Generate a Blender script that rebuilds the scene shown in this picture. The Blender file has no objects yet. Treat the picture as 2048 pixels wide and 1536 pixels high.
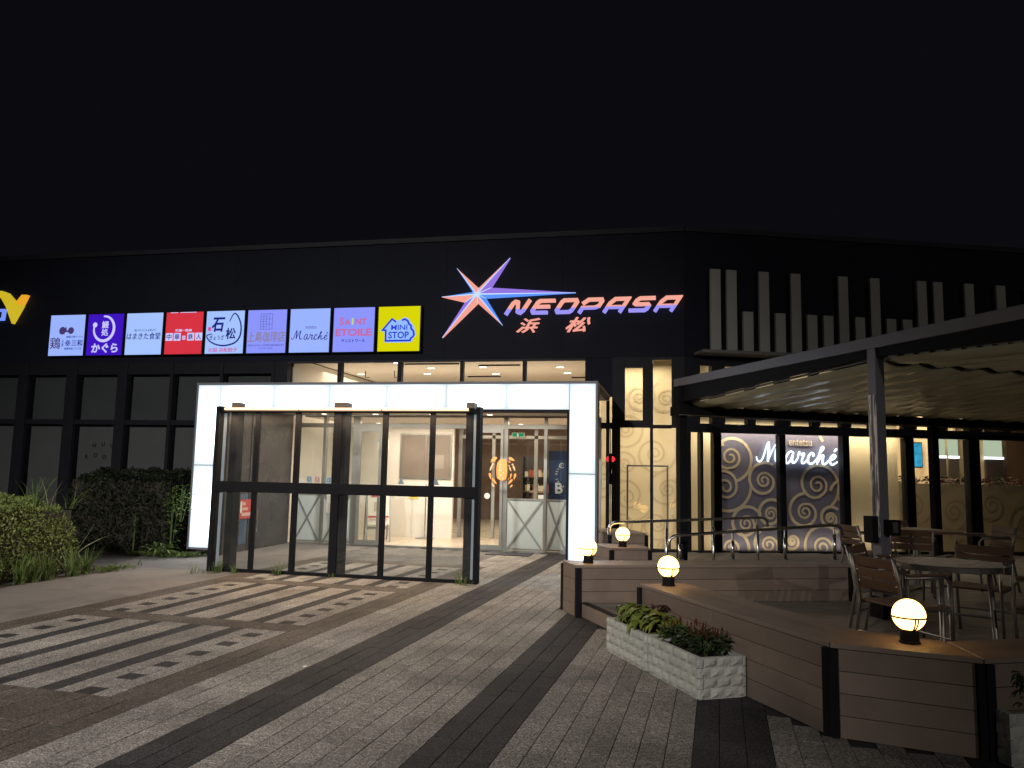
import bpy, math, random
import numpy as np
from mathutils import Vector, Matrix
R = math.radians
random.seed(7); rng = np.random.default_rng(7)
scn = bpy.context.scene
COL = scn.collection

# ---------------------------------------------------------------- camera, world, exposure, lamps
cam_d = bpy.data.cameras.new('camera'); cam = bpy.data.objects.new('camera', cam_d); COL.objects.link(cam)
cam_d.sensor_width = 36.0; cam_d.lens = 27.035; cam_d.clip_start = .05; cam_d.clip_end = 400
CR = Vector((0.97864724, 0.20463191, 0.01937412)); CU = Vector((0.00403596, -0.11336864, 0.9935448)); CB = Vector((0.20550739, -0.97225168, -0.11177379))
CR.normalize(); CB.normalize(); CU = CB.cross(CR).normalized()
cam.matrix_world = Matrix(((CR.x, CU.x, CB.x, 0), (CR.y, CU.y, CB.y, 0), (CR.z, CU.z, CB.z, 1.5), (0, 0, 0, 1)))
scn.camera = cam
scn.view_settings.view_transform = 'Standard'; scn.view_settings.look = 'None'
scn.view_settings.exposure = 0; scn.view_settings.gamma = 1; scn.view_settings.use_curve_mapping = False
scn.render.engine = 'CYCLES'
scn.cycles.use_denoising = True; scn.cycles.denoiser = 'OPENIMAGEDENOISE'; scn.cycles.denoising_input_passes = 'RGB_ALBEDO_NORMAL'; scn.cycles.denoising_prefilter = 'ACCURATE'
scn.cycles.max_bounces = 8; scn.cycles.transparent_max_bounces = 24; scn.cycles.diffuse_bounces = 4; scn.cycles.glossy_bounces = 4
scn.cycles.sample_clamp_indirect = 1.5; scn.cycles.use_adaptive_sampling = False; scn.cycles.use_light_tree = True; scn.cycles.caustics_reflective = False; scn.cycles.caustics_refractive = False

w = bpy.data.worlds.new('World'); scn.world = w; w.use_nodes = True
bg = w.node_tree.nodes['Background']; bg.inputs[0].default_value = (.62, .60, .95, 1); bg.inputs[1].default_value = .0052   # clear night sky

def S(r, g, b):
    f = lambda c: (c / 12.92 if c <= .04045 else ((c + .055) / 1.055) ** 2.4)
    return (f(r / 255), f(g / 255), f(b / 255))

def lamp(name, kind, loc, power, col, size=None, size_y=None, rot=(0, 0, 0), parent=None, radius=None):
    d = bpy.data.lights.new(name, kind); d.energy = power; d.color = col
    if kind == 'AREA':
        d.size = size
        if size_y: d.shape = 'RECTANGLE'; d.size_y = size_y
    if radius is not None: d.shadow_soft_size = radius
    o = bpy.data.objects.new(name, d); COL.objects.link(o); o.location = loc; o.rotation_euler = rot
    if parent: o.parent = parent
    return o
WARM = (1.0, .80, .61)
LOT = lamp('lot_and_fill_light', 'SPOT', (-4.8, -8.0, 7.5), 9300, (1.0, .97, .935), radius=.2)       # floodlight of the car park
LOT.rotation_euler = (Vector((-6.6, 7.8, 0)) - LOT.location).to_track_quat('-Z', 'Y').to_euler(); LOT.data.spot_size = R(62); LOT.data.spot_blend = 1.0
FIN_FILL = lamp('lot_and_fill_light', 'POINT', (15, -20, 9), 2600, (1.0, .95, .88), radius=.2)                    # unseen fill lamp, added to brighten the fins
HALL = lamp('hall_light', 'AREA', (-4.6, 17.2, 3.6), 240, WARM, 6, 3)
VEST = lamp('vestibule_light', 'AREA', (-4.5, 15.3, 2.44), 165, WARM, 3.4, 1.2)
PORCH = lamp('porch_light', 'AREA', (-4.5, 13.0, 2.46), 150, (1, .88, .74), 4.6, .9)
SHOP = lamp('shop_light', 'AREA', (-1.5, 20.0, 3.0), 170, WARM, 6, 3)

# ---------------------------------------------------------------- helpers
def link(o): COL.objects.link(o); return o
def tag(o, label=None, cat=None, group=None, kind=None):
    if label: o['label'] = label
    if cat: o['category'] = cat
    if group: o['group'] = group
    if kind: o['kind'] = kind
    return o
def empty(name, loc=(0, 0, 0), rz=0, label=None, cat=None, group=None, kind=None):
    o = link(bpy.data.objects.new(name, None)); o.location = loc; o.rotation_euler = (0, 0, rz); o.empty_display_size = .1
    return tag(o, label, cat, group, kind)

class MB:
    def __init__(s): s.v = []; s.f = []; s.m = []; s.mi = 0
    def add(s, vs, fs):
        n = len(s.v); s.v += [tuple(p) for p in vs]; s.f += [tuple(i + n for i in f) for f in fs]; s.m += [s.mi] * len(fs); return s
    def box(s, x0, x1, y0, y1, z0, z1):
        return s.add([(x0, y0, z0), (x1, y0, z0), (x1, y1, z0), (x0, y1, z0), (x0, y0, z1), (x1, y0, z1), (x1, y1, z1), (x0, y1, z1)],
                     [(0, 3, 2, 1), (4, 5, 6, 7), (0, 1, 5, 4), (1, 2, 6, 5), (2, 3, 7, 6), (3, 0, 4, 7)])
    def obox(s, c, size, rot=None):
        a, b, d = [q / 2 for q in size]; M = rot or Matrix.Identity(3); c = Vector(c)
        P = [c + M @ Vector(p) for p in [(-a, -b, -d), (a, -b, -d), (a, b, -d), (-a, b, -d), (-a, -b, d), (a, -b, d), (a, b, d), (-a, b, d)]]
        return s.add(P, [(0, 3, 2, 1), (4, 5, 6, 7), (0, 1, 5, 4), (1, 2, 6, 5), (2, 3, 7, 6), (3, 0, 4, 7)])
    def beam(s, p, q, wd, ht, up=(0, 0, 1)):            # a bar from p to q
        p = Vector(p); q = Vector(q); d = (q - p); L = d.length; d.normalize(); u = Vector(up); x = d.cross(u).normalized(); u = x.cross(d)
        M = Matrix((x, d, u)).transposed()
        return s.obox((p + q) / 2, (wd, L, ht), M)
    def poly(s, pts): return s.add(pts, [tuple(range(len(pts)))])
    def prism(s, pts, z0, z1):                          # plan polygon
        n = len(pts)
        return s.add([(x, y, z0) for x, y in pts] + [(x, y, z1) for x, y in pts],
                     [tuple(range(n))[::-1], tuple(range(n, 2 * n))] + [(i, (i + 1) % n, n + (i + 1) % n, n + i) for i in range(n)])
    def prism_xz(s, pts, y0, y1):                       # upright polygon, y0 = front
        n = len(pts)
        return s.add([(x, y0, z) for x, z in pts] + [(x, y1, z) for x, z in pts],
                     [tuple(range(n)), tuple(range(n, 2 * n))[::-1]] + [((i + 1) % n, i, n + i, n + (i + 1) % n) for i in range(n)])
    def tube(s, path, r, n=8, cap=True, sq=(1, 1)):
        P = [Vector(p) for p in path]; rr = r if hasattr(r, '__len__') else [r] * len(P)
        t0 = (P[1] - P[0]).normalized(); a = Vector((0, 0, 1)) if abs(t0.z) < .9 else Vector((0, 1, 0))
        nx = t0.cross(a).normalized(); vs = []; fs = []
        for i, p in enumerate(P):
            t = (P[min(i + 1, len(P) - 1)] - P[max(i - 1, 0)]).normalized()
            nx = (nx - t * nx.dot(t)).normalized(); ny = t.cross(nx)
            for k in range(n):
                an = 2 * math.pi * k / n; vs.append(p + nx * (rr[i] * math.cos(an) * sq[0]) + ny * (rr[i] * math.sin(an) * sq[1]))
        for i in range(len(P) - 1):
            for k in range(n): fs.append((i * n + k, i * n + (k + 1) % n, (i + 1) * n + (k + 1) % n, (i + 1) * n + k))
        if cap: fs += [tuple(range(n))[::-1], tuple(range((len(P) - 1) * n, len(P) * n))]
        return s.add(vs, fs)
    def lathe(s, prof, n=24, c=(0, 0, 0)):
        vs = []; fs = []
        for r, z in prof:
            for k in range(n): an = 2 * math.pi * k / n; vs.append((c[0] + r * math.cos(an), c[1] + r * math.sin(an), c[2] + z))
        for i in range(len(prof) - 1):
            for k in range(n): fs.append((i * n + k, i * n + (k + 1) % n, (i + 1) * n + (k + 1) % n, (i + 1) * n + k))
        return s.add(vs, fs)
    def disc(s, c, r, n=16, axis='y', sx=1, sz=1):
        pts = []
        for k in range(n):
            an = 2 * math.pi * k / n; a, b = r * sx * math.cos(an), r * sz * math.sin(an)
            pts.append((c[0] + a, c[1], c[2] + b) if axis == 'y' else (c[0] + a, c[1] + b, c[2]))
        return s.poly(pts)
    def ribbon(s, pts, wd, y0=0, y1=.003):              # an upright mitred stroke in the x-z plane
        P = [Vector(p) for p in pts]; ww = wd if hasattr(wd, '__len__') else [wd] * len(P); Lf = []; Rt = []
        for i, p in enumerate(P):
            d1 = (P[i] - P[i - 1]).normalized() if i else (P[1] - P[0]).normalized()
            d2 = (P[i + 1] - P[i]).normalized() if i < len(P) - 1 else d1
            n1 = Vector((-d1.y, d1.x)); n2 = Vector((-d2.y, d2.x)); m = (n1 + n2)
            m = n1 if m.length < .3 else m.normalized(); k = ww[i] / 2 / max(.45, m.dot(n1)); Lf.append(p + m * k); Rt.append(p - m * k)
        vs = []
        for a, b in zip(Lf, Rt): vs += [(a.x, y0, a.y), (b.x, y0, b.y), (a.x, y1, a.y), (b.x, y1, b.y)]
        fs = []
        for i in range(len(P) - 1):
            a = 4 * i; b = a + 4; fs += [(a, a + 1, b + 1, b), (a + 2, b + 2, b + 3, a + 3), (a, b, b + 2, a + 2), (a + 1, a + 3, b + 3, b + 1)]
        e = 4 * (len(P) - 1); fs += [(0, 2, 3, 1), (e, e + 1, e + 3, e + 2)]
        return s.add(vs, fs)
    def mesh(s, name, mats, smooth=False):
        me = bpy.data.meshes.new(name); me.from_pydata(s.v, [], s.f)
        for m in (mats if isinstance(mats, (list, tuple)) else [mats]): me.materials.append(m)
        if any(s.m): me.polygons.foreach_set('material_index', s.m)
        if smooth: me.polygons.foreach_set('use_smooth', [True] * len(s.f))
        me.update(); return me
    def build(s, name, mats, parent=None, loc=(0, 0, 0), rz=0, smooth=False, bevel=0, label=None, cat=None, group=None, kind=None):
        return put(name, s.mesh(name, mats, smooth), parent, loc, rz, bevel, label, cat, group, kind)
def put(name, me, parent=None, loc=(0, 0, 0), rz=0, bevel=0, label=None, cat=None, group=None, kind=None):
    o = link(bpy.data.objects.new(name, me)); o.location = loc; o.rotation_euler = (0, 0, rz)
    if parent: o.parent = parent
    if bevel:
        b = o.modifiers.new('edge', 'BEVEL'); b.width = bevel; b.segments = 2; b.limit_method = 'ANGLE'
    return tag(o, label, cat, group, kind)
def copy_tree(o, parent=None):
    c = o.copy(); link(c)
    if parent: c.parent = parent
    for ch in list(o.children):
        if ch.type != 'LIGHT': copy_tree(ch, c)
    return c
def smooth_path(pts, n=6):                              # Catmull-Rom
    P = [Vector(p) for p in pts]; P = [2 * P[0] - P[1]] + P + [2 * P[-1] - P[-2]]; out = []
    for i in range(1, len(P) - 2):
        a, b, c, d = P[i - 1:i + 3]
        for k in range(n):
            t = k / n; out.append(.5 * (2 * b + (c - a) * t + (2 * a - 5 * b + 4 * c - d) * t * t + (3 * b - a - 3 * c + d) * t ** 3))
    out.append(P[-2]); return out

# ---------------------------------------------------------------- materials (all procedural)
def new_mat(name):
    m = bpy.data.materials.new(name); m.use_nodes = True; nt = m.node_tree; return m, nt, nt.nodes, nt.links
def pm(name, col, rough=.5, metal=0, var=.12, scale=4, bump=0, bscale=60, spec=.5, detail=4, stain=None, stain_amt=0, stain_scale=2, rvar=.1, ovar=0):
    m, nt, N, L = new_mat(name); b = N['Principled BSDF']; b.inputs['Metallic'].default_value = metal
    b.inputs['Specular IOR Level'].default_value = spec
    tc = N.new('ShaderNodeTexCoord'); oi = N.new('ShaderNodeObjectInfo'); mu = N.new('ShaderNodeMath'); mu.operation = 'MULTIPLY'; mu.inputs[1].default_value = 20
    L.new(oi.outputs['Random'], mu.inputs[0])
    nz = N.new('ShaderNodeTexNoise'); nz.noise_dimensions = '4D'; nz.inputs['Scale'].default_value = scale; nz.inputs['Detail'].default_value = detail
    L.new(tc.outputs['Object'], nz.inputs['Vector']); L.new(mu.outputs[0], nz.inputs['W'])
    rp = N.new('ShaderNodeValToRGB'); rp.color_ramp.elements[0].position = .25; rp.color_ramp.elements[1].position = .75
    rp.color_ramp.elements[0].color = (*[max(0, c * (1 - var)) for c in col], 1); rp.color_ramp.elements[1].color = (*[min(1, c * (1 + var)) for c in col], 1)
    L.new(nz.outputs['Fac'], rp.inputs[0]); out = rp.outputs[0]
    if stain:
        n2 = N.new('ShaderNodeTexNoise'); n2.noise_dimensions = '4D'; n2.inputs['Scale'].default_value = stain_scale; n2.inputs['Detail'].default_value = 6; n2.inputs['Roughness'].default_value = .65
        L.new(tc.outputs['Object'], n2.inputs['Vector']); L.new(mu.outputs[0], n2.inputs['W'])
        r2 = N.new('ShaderNodeMapRange'); r2.inputs[1].default_value = .5; r2.inputs[2].default_value = .68; r2.inputs[4].default_value = stain_amt; L.new(n2.outputs['Fac'], r2.inputs[0])
        mx = N.new('ShaderNodeMix'); mx.data_type = 'RGBA'; mx.inputs['B'].default_value = (*stain, 1); L.new(r2.outputs[0], mx.inputs['Factor']); L.new(out, mx.inputs['A']); out = mx.outputs['Result']
    ov = N.new('ShaderNodeMapRange'); ov.inputs[3].default_value = 1 - ovar; ov.inputs[4].default_value = 1 + ovar; L.new(oi.outputs['Random'], ov.inputs[0]); os_ = N.new('ShaderNodeVectorMath'); os_.operation = 'SCALE'; L.new(out, os_.inputs[0]); L.new(ov.outputs[0], os_.inputs['Scale']); out = os_.outputs[0]
    L.new(out, b.inputs['Base Color'])
    mr = N.new('ShaderNodeMapRange'); mr.inputs[3].default_value = max(.03, rough - rvar); mr.inputs[4].default_value = min(1, rough + rvar); L.new(nz.outputs['Fac'], mr.inputs[0]); L.new(mr.outputs[0], b.inputs['Roughness'])
    if bump:
        n3 = N.new('ShaderNodeTexNoise'); n3.inputs['Scale'].default_value = bscale; n3.inputs['Detail'].default_value = 3; L.new(tc.outputs['Object'], n3.inputs['Vector'])
        bp = N.new('ShaderNodeBump'); bp.inputs['Strength'].default_value = bump; bp.inputs['Distance'].default_value = .01; L.new(n3.outputs['Fac'], bp.inputs['Height']); L.new(bp.outputs[0], b.inputs['Normal'])
    return m
def em(name, col, k=1.0, var=0, scale=1.5, samp=False):
    m, nt, N, L = new_mat(name); m.cycles.emission_sampling = 'FRONT' if samp else 'NONE'; N.remove(N['Principled BSDF']); e = N.new('ShaderNodeEmission'); e.inputs[0].default_value = (*col, 1); e.inputs[1].default_value = k
    L.new(e.outputs[0], N['Material Output'].inputs[0])
    if var:
        tc = N.new('ShaderNodeTexCoord'); nz = N.new('ShaderNodeTexNoise'); nz.inputs['Scale'].default_value = scale; nz.inputs['Detail'].default_value = 2; L.new(tc.outputs['Object'], nz.inputs['Vector'])
        mr = N.new('ShaderNodeMapRange'); mr.inputs[3].default_value = k * (1 - var); mr.inputs[4].default_value = k * (1 + var); L.new(nz.outputs['Fac'], mr.inputs[0]); L.new(mr.outputs[0], e.inputs[1])
    return m
def glass(name, tint=(.93, .95, .94), rough=.02, ior=1.5, dirt=0):
    m, nt, N, L = new_mat(name); N.remove(N['Principled BSDF'])
    t = N.new('ShaderNodeBsdfTransparent'); t.inputs[0].default_value = (*tint, 1); g = N.new('ShaderNodeBsdfGlossy'); g.inputs['Roughness'].default_value = rough
    fr = N.new('ShaderNodeFresnel'); gm = N.new('ShaderNodeNewGeometry'); im = N.new('ShaderNodeMapRange'); im.inputs[3].default_value = ior; im.inputs[4].default_value = 1 / ior; L.new(gm.outputs['Backfacing'], im.inputs[0]); L.new(im.outputs[0], fr.inputs[0]); mx = N.new('ShaderNodeMixShader'); L.new(fr.outputs[0], mx.inputs[0]); L.new(t.outputs[0], mx.inputs[1]); L.new(g.outputs[0], mx.inputs[2]); out = mx
    if dirt:
        df = N.new('ShaderNodeBsdfDiffuse'); df.inputs[0].default_value = (.6, .6, .58, 1); tc = N.new('ShaderNodeTexCoord'); nz = N.new('ShaderNodeTexNoise'); nz.inputs['Scale'].default_value = 3; nz.inputs['Detail'].default_value = 5
        L.new(tc.outputs['Object'], nz.inputs['Vector']); mr = N.new('ShaderNodeMapRange'); mr.inputs[1].default_value = .35; mr.inputs[2].default_value = .8; mr.inputs[3].default_value = dirt * .3; mr.inputs[4].default_value = dirt * 1.6
        L.new(nz.outputs['Fac'], mr.inputs[0]); m2 = N.new('ShaderNodeMixShader'); L.new(mr.outputs[0], m2.inputs[0]); L.new(mx.outputs[0], m2.inputs[1]); L.new(df.outputs[0], m2.inputs[2]); out = m2
    L.new(out.outputs[0], N['Material Output'].inputs[0]); return m

def paver_mat(name, col):
    m, nt, N, L = new_mat(name); b = N['Principled BSDF']; geo = N.new('ShaderNodeNewGeometry'); oi = N.new('ShaderNodeObjectInfo')
    v = N.new('ShaderNodeTexVoronoi'); v.inputs['Scale'].default_value = 150; L.new(geo.outputs['Position'], v.inputs['Vector'])
    n1 = N.new('ShaderNodeTexNoise'); n1.inputs['Scale'].default_value = 1.3; n1.inputs['Detail'].default_value = 6; L.new(geo.outputs['Position'], n1.inputs['Vector'])
    sp = N.new('ShaderNodeSeparateColor'); L.new(v.outputs['Color'], sp.inputs[0])
    rp = N.new('ShaderNodeValToRGB'); rp.color_ramp.interpolation = 'LINEAR'
    rp.color_ramp.elements[0].color = (*[c * .28 for c in col], 1); rp.color_ramp.elements[1].color = (*[min(.8, c * 1.9) for c in col], 1)
    e = rp.color_ramp.elements.new(.85); e.color = (*[c * 1.15 for c in col], 1); L.new(sp.outputs[0], rp.inputs[0])
    mr = N.new('ShaderNodeMapRange'); mr.inputs[1].default_value = .3; mr.inputs[2].default_value = .7; mr.inputs[3].default_value = .72; mr.inputs[4].default_value = 1.2; L.new(n1.outputs['Fac'], mr.inputs[0])
    mr2 = N.new('ShaderNodeMapRange'); mr2.inputs[3].default_value = .9; mr2.inputs[4].default_value = 1.1; L.new(oi.outputs['Random'], mr2.inputs[0])
    mu = N.new('ShaderNodeMath'); mu.operation = 'MULTIPLY'; L.new(mr.outputs[0], mu.inputs[0]); L.new(mr2.outputs[0], mu.inputs[1])
    vg = N.new('ShaderNodeTexVoronoi'); vg.inputs['Scale'].default_value = 1.7; L.new(geo.outputs['Position'], vg.inputs['Vector']); gs = N.new('ShaderNodeMapRange'); gs.inputs[1].default_value = .022; gs.inputs[2].default_value = .034; gs.inputs[3].default_value = .55; L.new(vg.outputs['Distance'], gs.inputs[0])   # old gum spots
    n4 = N.new('ShaderNodeTexNoise'); n4.inputs['Scale'].default_value = .55; n4.inputs['Detail'].default_value = 8; n4.inputs['Roughness'].default_value = .7; L.new(geo.outputs['Position'], n4.inputs['Vector']); g4 = N.new('ShaderNodeMapRange'); g4.inputs[1].default_value = .38; g4.inputs[2].default_value = .55; g4.inputs[3].default_value = .78; L.new(n4.outputs['Fac'], g4.inputs[0])
    m4 = N.new('ShaderNodeMath'); m4.operation = 'MULTIPLY'; L.new(gs.outputs[0], m4.inputs[0]); L.new(g4.outputs[0], m4.inputs[1]); m5 = N.new('ShaderNodeMath'); m5.operation = 'MULTIPLY'; L.new(m4.outputs[0], m5.inputs[0]); L.new(mu.outputs[0], m5.inputs[1]); mu = m5
    mx = N.new('ShaderNodeVectorMath'); mx.operation = 'SCALE'; L.new(rp.outputs[0], mx.inputs[0]); L.new(mu.outputs[0], mx.inputs['Scale']); L.new(mx.outputs[0], b.inputs['Base Color'])
    b.inputs['Roughness'].default_value = .78; b.inputs['Specular IOR Level'].default_value = .15
    bp = N.new('ShaderNodeBump'); bp.inputs['Strength'].default_value = .55; bp.inputs['Distance'].default_value = .004; L.new(v.outputs['Distance'], bp.inputs['Height']); L.new(bp.outputs[0], b.inputs['Normal'])
    return m

M = {}
M['pv_l'] = [paver_mat('paver_light_%d' % i, c) for i, c in enumerate([(.355, .325, .292), (.382, .35, .315), (.325, .30, .27)])]
M['pv_d'] = [paver_mat('paver_dark_%d' % i, c) for i, c in enumerate([(.056, .053, .055), (.065, .060, .061)])]
M['pv_b'] = [paver_mat('paver_brown_%d' % i, c) for i, c in enumerate([(.13, .11, .09), (.146, .122, .10)])]
M['pv_g'] = [paver_mat('paver_grey_%d' % i, c) for i, c in enumerate([(.16, .15, .14), (.175, .165, .155)])]
M['joint'] = pm('joint_sand', (.035, .03, .027), .9, var=.3, scale=30)
M['asphalt'] = pm('asphalt', (.045, .045, .045), .9, var=.3, scale=3, bump=.4, bscale=120)
M['apron'] = pm('worn_concrete', (.20, .182, .168), .85, var=.22, scale=1.1, detail=8, bump=.5, bscale=55, stain=(.10, .085, .07), stain_amt=.6, stain_scale=1.7)
M['soil'] = pm('soil', (.03, .024, .018), .95, var=.4, scale=12, bump=.8, bscale=30)
M['fascia'] = pm('dark_cladding', (.013, .0145, .023), .6, var=.12, scale=.8, spec=.08)
M['black'] = pm('black_metal', (.012, .012, .014), .75, var=.15, scale=6, spec=.1)
M['frame'] = pm('dark_frame', (.013, .013, .018), .6, var=.15, scale=6, spec=.2)
M['greymetal'] = pm('grey_metal', (.16, .16, .185), .5, var=.1, scale=3)
M['alu'] = pm('brushed_aluminium', (.36, .35, .34), .45, metal=1, var=.08, scale=9)
M['steel'] = pm('stainless_steel', (.55, .55, .55), .22, metal=1, var=.06, scale=5)
M['fin'] = pm('fin_cladding', (.34, .335, .30), .6, var=.08, scale=2)
M['coping'] = pm('coping', (.012, .012, .018), .7)
M['wpc'] = pm('wood_board', (.25, .19, .15), .55, var=.12, scale=3, bump=.15, bscale=90, stain=(.15, .10, .075), stain_amt=.35, stain_scale=2.2, ovar=.12)
M['deckwood'] = pm('deck_board', (.25, .215, .18), .6, ovar=.12, var=.15, scale=3, bump=.2, bscale=60)
M['slat'] = pm('chair_slat', (.16, .095, .06), .5, ovar=.1, var=.18, scale=6)
M['block'] = pm('split_face_stone', (.56, .56, .50), .85, var=.14, scale=7, bump=.6, bscale=45, stain=(.05, .055, .03), stain_amt=.3, stain_scale=6, ovar=.07)
M['cream'] = pm('cream_wall', (.66, .56, .40), .7, var=.03, scale=1)
M['beige'] = pm('beige_print', (.53, .44, .305), .7, var=.03)
M['purple'] = pm('purple_wall', (.15, .145, .235), .55, var=.05, scale=2)
M['spiral'] = pm('spiral_print', (.55, .46, .37), .6, var=.04)
M['white'] = pm('white_wall', (.72, .69, .64), .6, var=.02)
M['ceil'] = pm('white_ceiling', (.70, .66, .60), .8, var=.02)
M['floorin'] = pm('beige_floor', (.50, .43, .34), .3, var=.05, scale=2)
M['brown'] = pm('brown_wall', (.16, .10, .07), .6, var=.1)
M['shelf'] = pm('dark_shelf', (.06, .05, .045), .5)
M['goods'] = [pm('goods_%d' % i, c, .5) for i, c in enumerate([(.6, .58, .5), (.5, .12, .08), (.55, .42, .12), (.15, .25, .2), (.35, .25, .18)])]
M['frost'] = pm('frosted_guard', (.50, .55, .53), .35, var=.04, scale=2)
M['guardsteel'] = pm('guard_steel', (.30, .30, .28), .4, metal=.6)
M['vestdark'] = pm('dark_wall_panel', (.055, .050, .050), .28, var=.15, scale=1.5, spec=.6)
M['glass'] = glass('clear_glass', (.90, .92, .91))
M['glass_s'] = glass('screen_glass', (.90, .92, .92), .015, 1.5, .022)
M['glass_d'] = glass('tinted_glass', (.70, .71, .72), .02, 1.5)
M['blind'] = pm('roller_blind', (.42, .42, .39), .8, var=.06, scale=1.5)
M['blind2'] = pm('roller_blind_upper', (.26, .26, .26), .8, var=.1, scale=1.5)
def light_panel(name, ax, lobes, col, lo, hi):
    """back-lit acrylic: tubes behind it, dimmer towards the joints and between tube ends"""
    m, nt, N, L = new_mat(name); m.cycles.emission_sampling = 'FRONT'; N.remove(N['Principled BSDF']); e = N.new('ShaderNodeEmission'); e.inputs[0].default_value = (*col, 1); L.new(e.outputs[0], N['Material Output'].inputs[0])
    tc = N.new('ShaderNodeTexCoord'); sp = N.new('ShaderNodeSeparateXYZ'); L.new(tc.outputs['Generated'], sp.inputs[0])
    def op(k, a, b=None):
        n = N.new('ShaderNodeMath'); n.operation = k
        for i, v in enumerate((a, b)):
            if v is None: continue
            if isinstance(v, (int, float)): n.inputs[i].default_value = v
            else: L.new(v, n.inputs[i])
        return n.outputs[0]
    a = op('ABSOLUTE', op('SINE', op('MULTIPLY', sp.outputs[ax], math.pi * lobes))); b = op('SINE', op('MULTIPLY', sp.outputs[2 - ax], math.pi))
    f = op('MULTIPLY', op('POWER', a, .55), op('POWER', op('MAXIMUM', b, 0.0), .5)); f = op('POWER', f, 2.4)
    mr = N.new('ShaderNodeMapRange'); mr.inputs[3].default_value = lo; mr.inputs[4].default_value = hi; L.new(f, mr.inputs[0]); L.new(mr.outputs[0], e.inputs[1]); return m
M['portal_h'] = light_panel('porch_light_panel_wide', 0, 2, (.82, .93, 1.0), .95, 13); M['portal_v'] = light_panel('porch_light_panel_tall', 2, 1, (.82, .93, 1.0), .95, 13)
M['led'] = em('warm_led', (1, .64, .38), 2.3)
M['globe'] = em('globe_glass', (1, .55, .16), 6, samp=True)
M['neon'] = em('white_neon', (.80, .93, 1), 3.2, samp=True)
M['down'] = em('downlight_glow', (1, .93, .80), 14)
M['spot'] = em('spot_glow', (1, .9, .7), 6)
M['redl'] = em('red_lamp_glow', (1, .03, .05), 1.3)
M['exit'] = em('exit_green', (.05, .45, .22), .7)
M['screen'] = em('monitor_glow', (.05, .45, .75), .9, .8, 6)
M['menu'] = em('menu_glow', (.62, .72, .52), .9)
M['menuled'] = em('menu_led', (.9, .95, 1), 3)
M['cyan'] = em('cyan_sign_glow', (.05, .6, .85), .9)
M['fabric'] = pm('canopy_fabric', (.54, .55, .40), .19, var=.12, scale=3, bump=.45, bscale=9, spec=1.0, rvar=.04)
M['valance'] = pm('canopy_edge', (.015, .015, .014), .7)
M['redp'] = pm('red_poster', S(190, 75, 70), .5, var=.02)
M['whitep'] = pm('white_paper', (.75, .73, .68), .6, var=.02)
M['pink'] = pm('pink_paper', (.65, .42, .38), .6, var=.02)
M['bluep'] = pm('navy_banner', (.022, .040, .115), .6, var=.04)
M['bluest'] = pm('pale_blue_sticker', (.35, .45, .55), .5, var=.02)
M['yellowp'] = pm('yellow_notice', (.70, .55, .08), .6, var=.03)
M['greenp'] = pm('green_paper', (.35, .55, .35), .6)
M['orange'] = pm('orange_print', (.80, .33, .10), .6, var=.2, scale=25)
M['peach'] = pm('peach_print', (.85, .50, .28), .6, var=.15, scale=25)
M['reflection_tone'] = pm('reflection_tone', (.20, .17, .145), .35, var=.1)  # grey-brown of the inner door's reflection, put into the colour
M['reflection_pale'] = pm('reflection_faint', (.27, .24, .21), .5)
M['ink'] = pm('dark_ink', (.03, .03, .04), .6)
M['inkred'] = pm('red_ink', (.5, .06, .05), .6)
M['pale'] = pm('porch_lit_pale', (.55, .60, .68), .5)  # porch light on the aluminium edge, put into a pale bluish paint
M['ledge'] = pm('ledge_metal', (.16, .155, .14), .6)
M['tan'] = pm('tan_tube_glow', (.15, .12, .085), .6)  # warm tube light on the post tops and channel, painted in as tan
M['silver'] = None

def peel_mat():
    m, nt, N, L = new_mat('peeling_silver_film'); b = N['Principled BSDF']; tc = N.new('ShaderNodeTexCoord'); mp = N.new('ShaderNodeMapping'); mp.inputs['Scale'].default_value = (30, 30, 3.2); L.new(tc.outputs['Object'], mp.inputs[0])
    nz = N.new('ShaderNodeTexNoise'); nz.inputs['Scale'].default_value = 1; nz.inputs['Detail'].default_value = 6; L.new(mp.outputs[0], nz.inputs['Vector'])
    r = N.new('ShaderNodeValToRGB'); r.color_ramp.elements[0].position = .44; r.color_ramp.elements[1].position = .52; r.color_ramp.elements[0].color = (.03, .03, .03, 1); r.color_ramp.elements[1].color = (.78, .76, .74, 1)
    L.new(nz.outputs['Fac'], r.inputs[0]); L.new(r.outputs[0], b.inputs['Base Color']); b.inputs['Roughness'].default_value = .4; return m
M['silver'] = peel_mat()

def leaf_mat(name, c1, c2):
    m, nt, N, L = new_mat(name); b = N['Principled BSDF']; geo = N.new('ShaderNodeNewGeometry'); rp = N.new('ShaderNodeValToRGB'); rp.color_ramp.elements[0].color = (*c1, 1); rp.color_ramp.elements[1].color = (*c2, 1)
    L.new(geo.outputs['Random Per Island'], rp.inputs[0]); L.new(rp.outputs[0], b.inputs['Base Color']); b.inputs['Roughness'].default_value = .6; b.inputs['Specular IOR Level'].default_value = .2
    return m
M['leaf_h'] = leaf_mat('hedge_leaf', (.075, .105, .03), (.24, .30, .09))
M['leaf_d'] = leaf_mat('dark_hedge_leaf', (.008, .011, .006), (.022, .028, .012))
M['leaf_g'] = leaf_mat('grass_blade', (.05, .085, .02), (.17, .23, .07))
M['leaf_dry'] = leaf_mat('dry_blade', (.16, .17, .09), (.33, .33, .20))
M['leaf_c'] = leaf_mat('coleus_leaf', (.10, .14, .02), (.27, .30, .055))
M['leaf_m'] = leaf_mat('maroon_leaf', (.03, .008, .012), (.07, .014, .02))
M['leaf_p'] = leaf_mat('planter_leaf', (.03, .055, .02), (.09, .13, .05))
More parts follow.
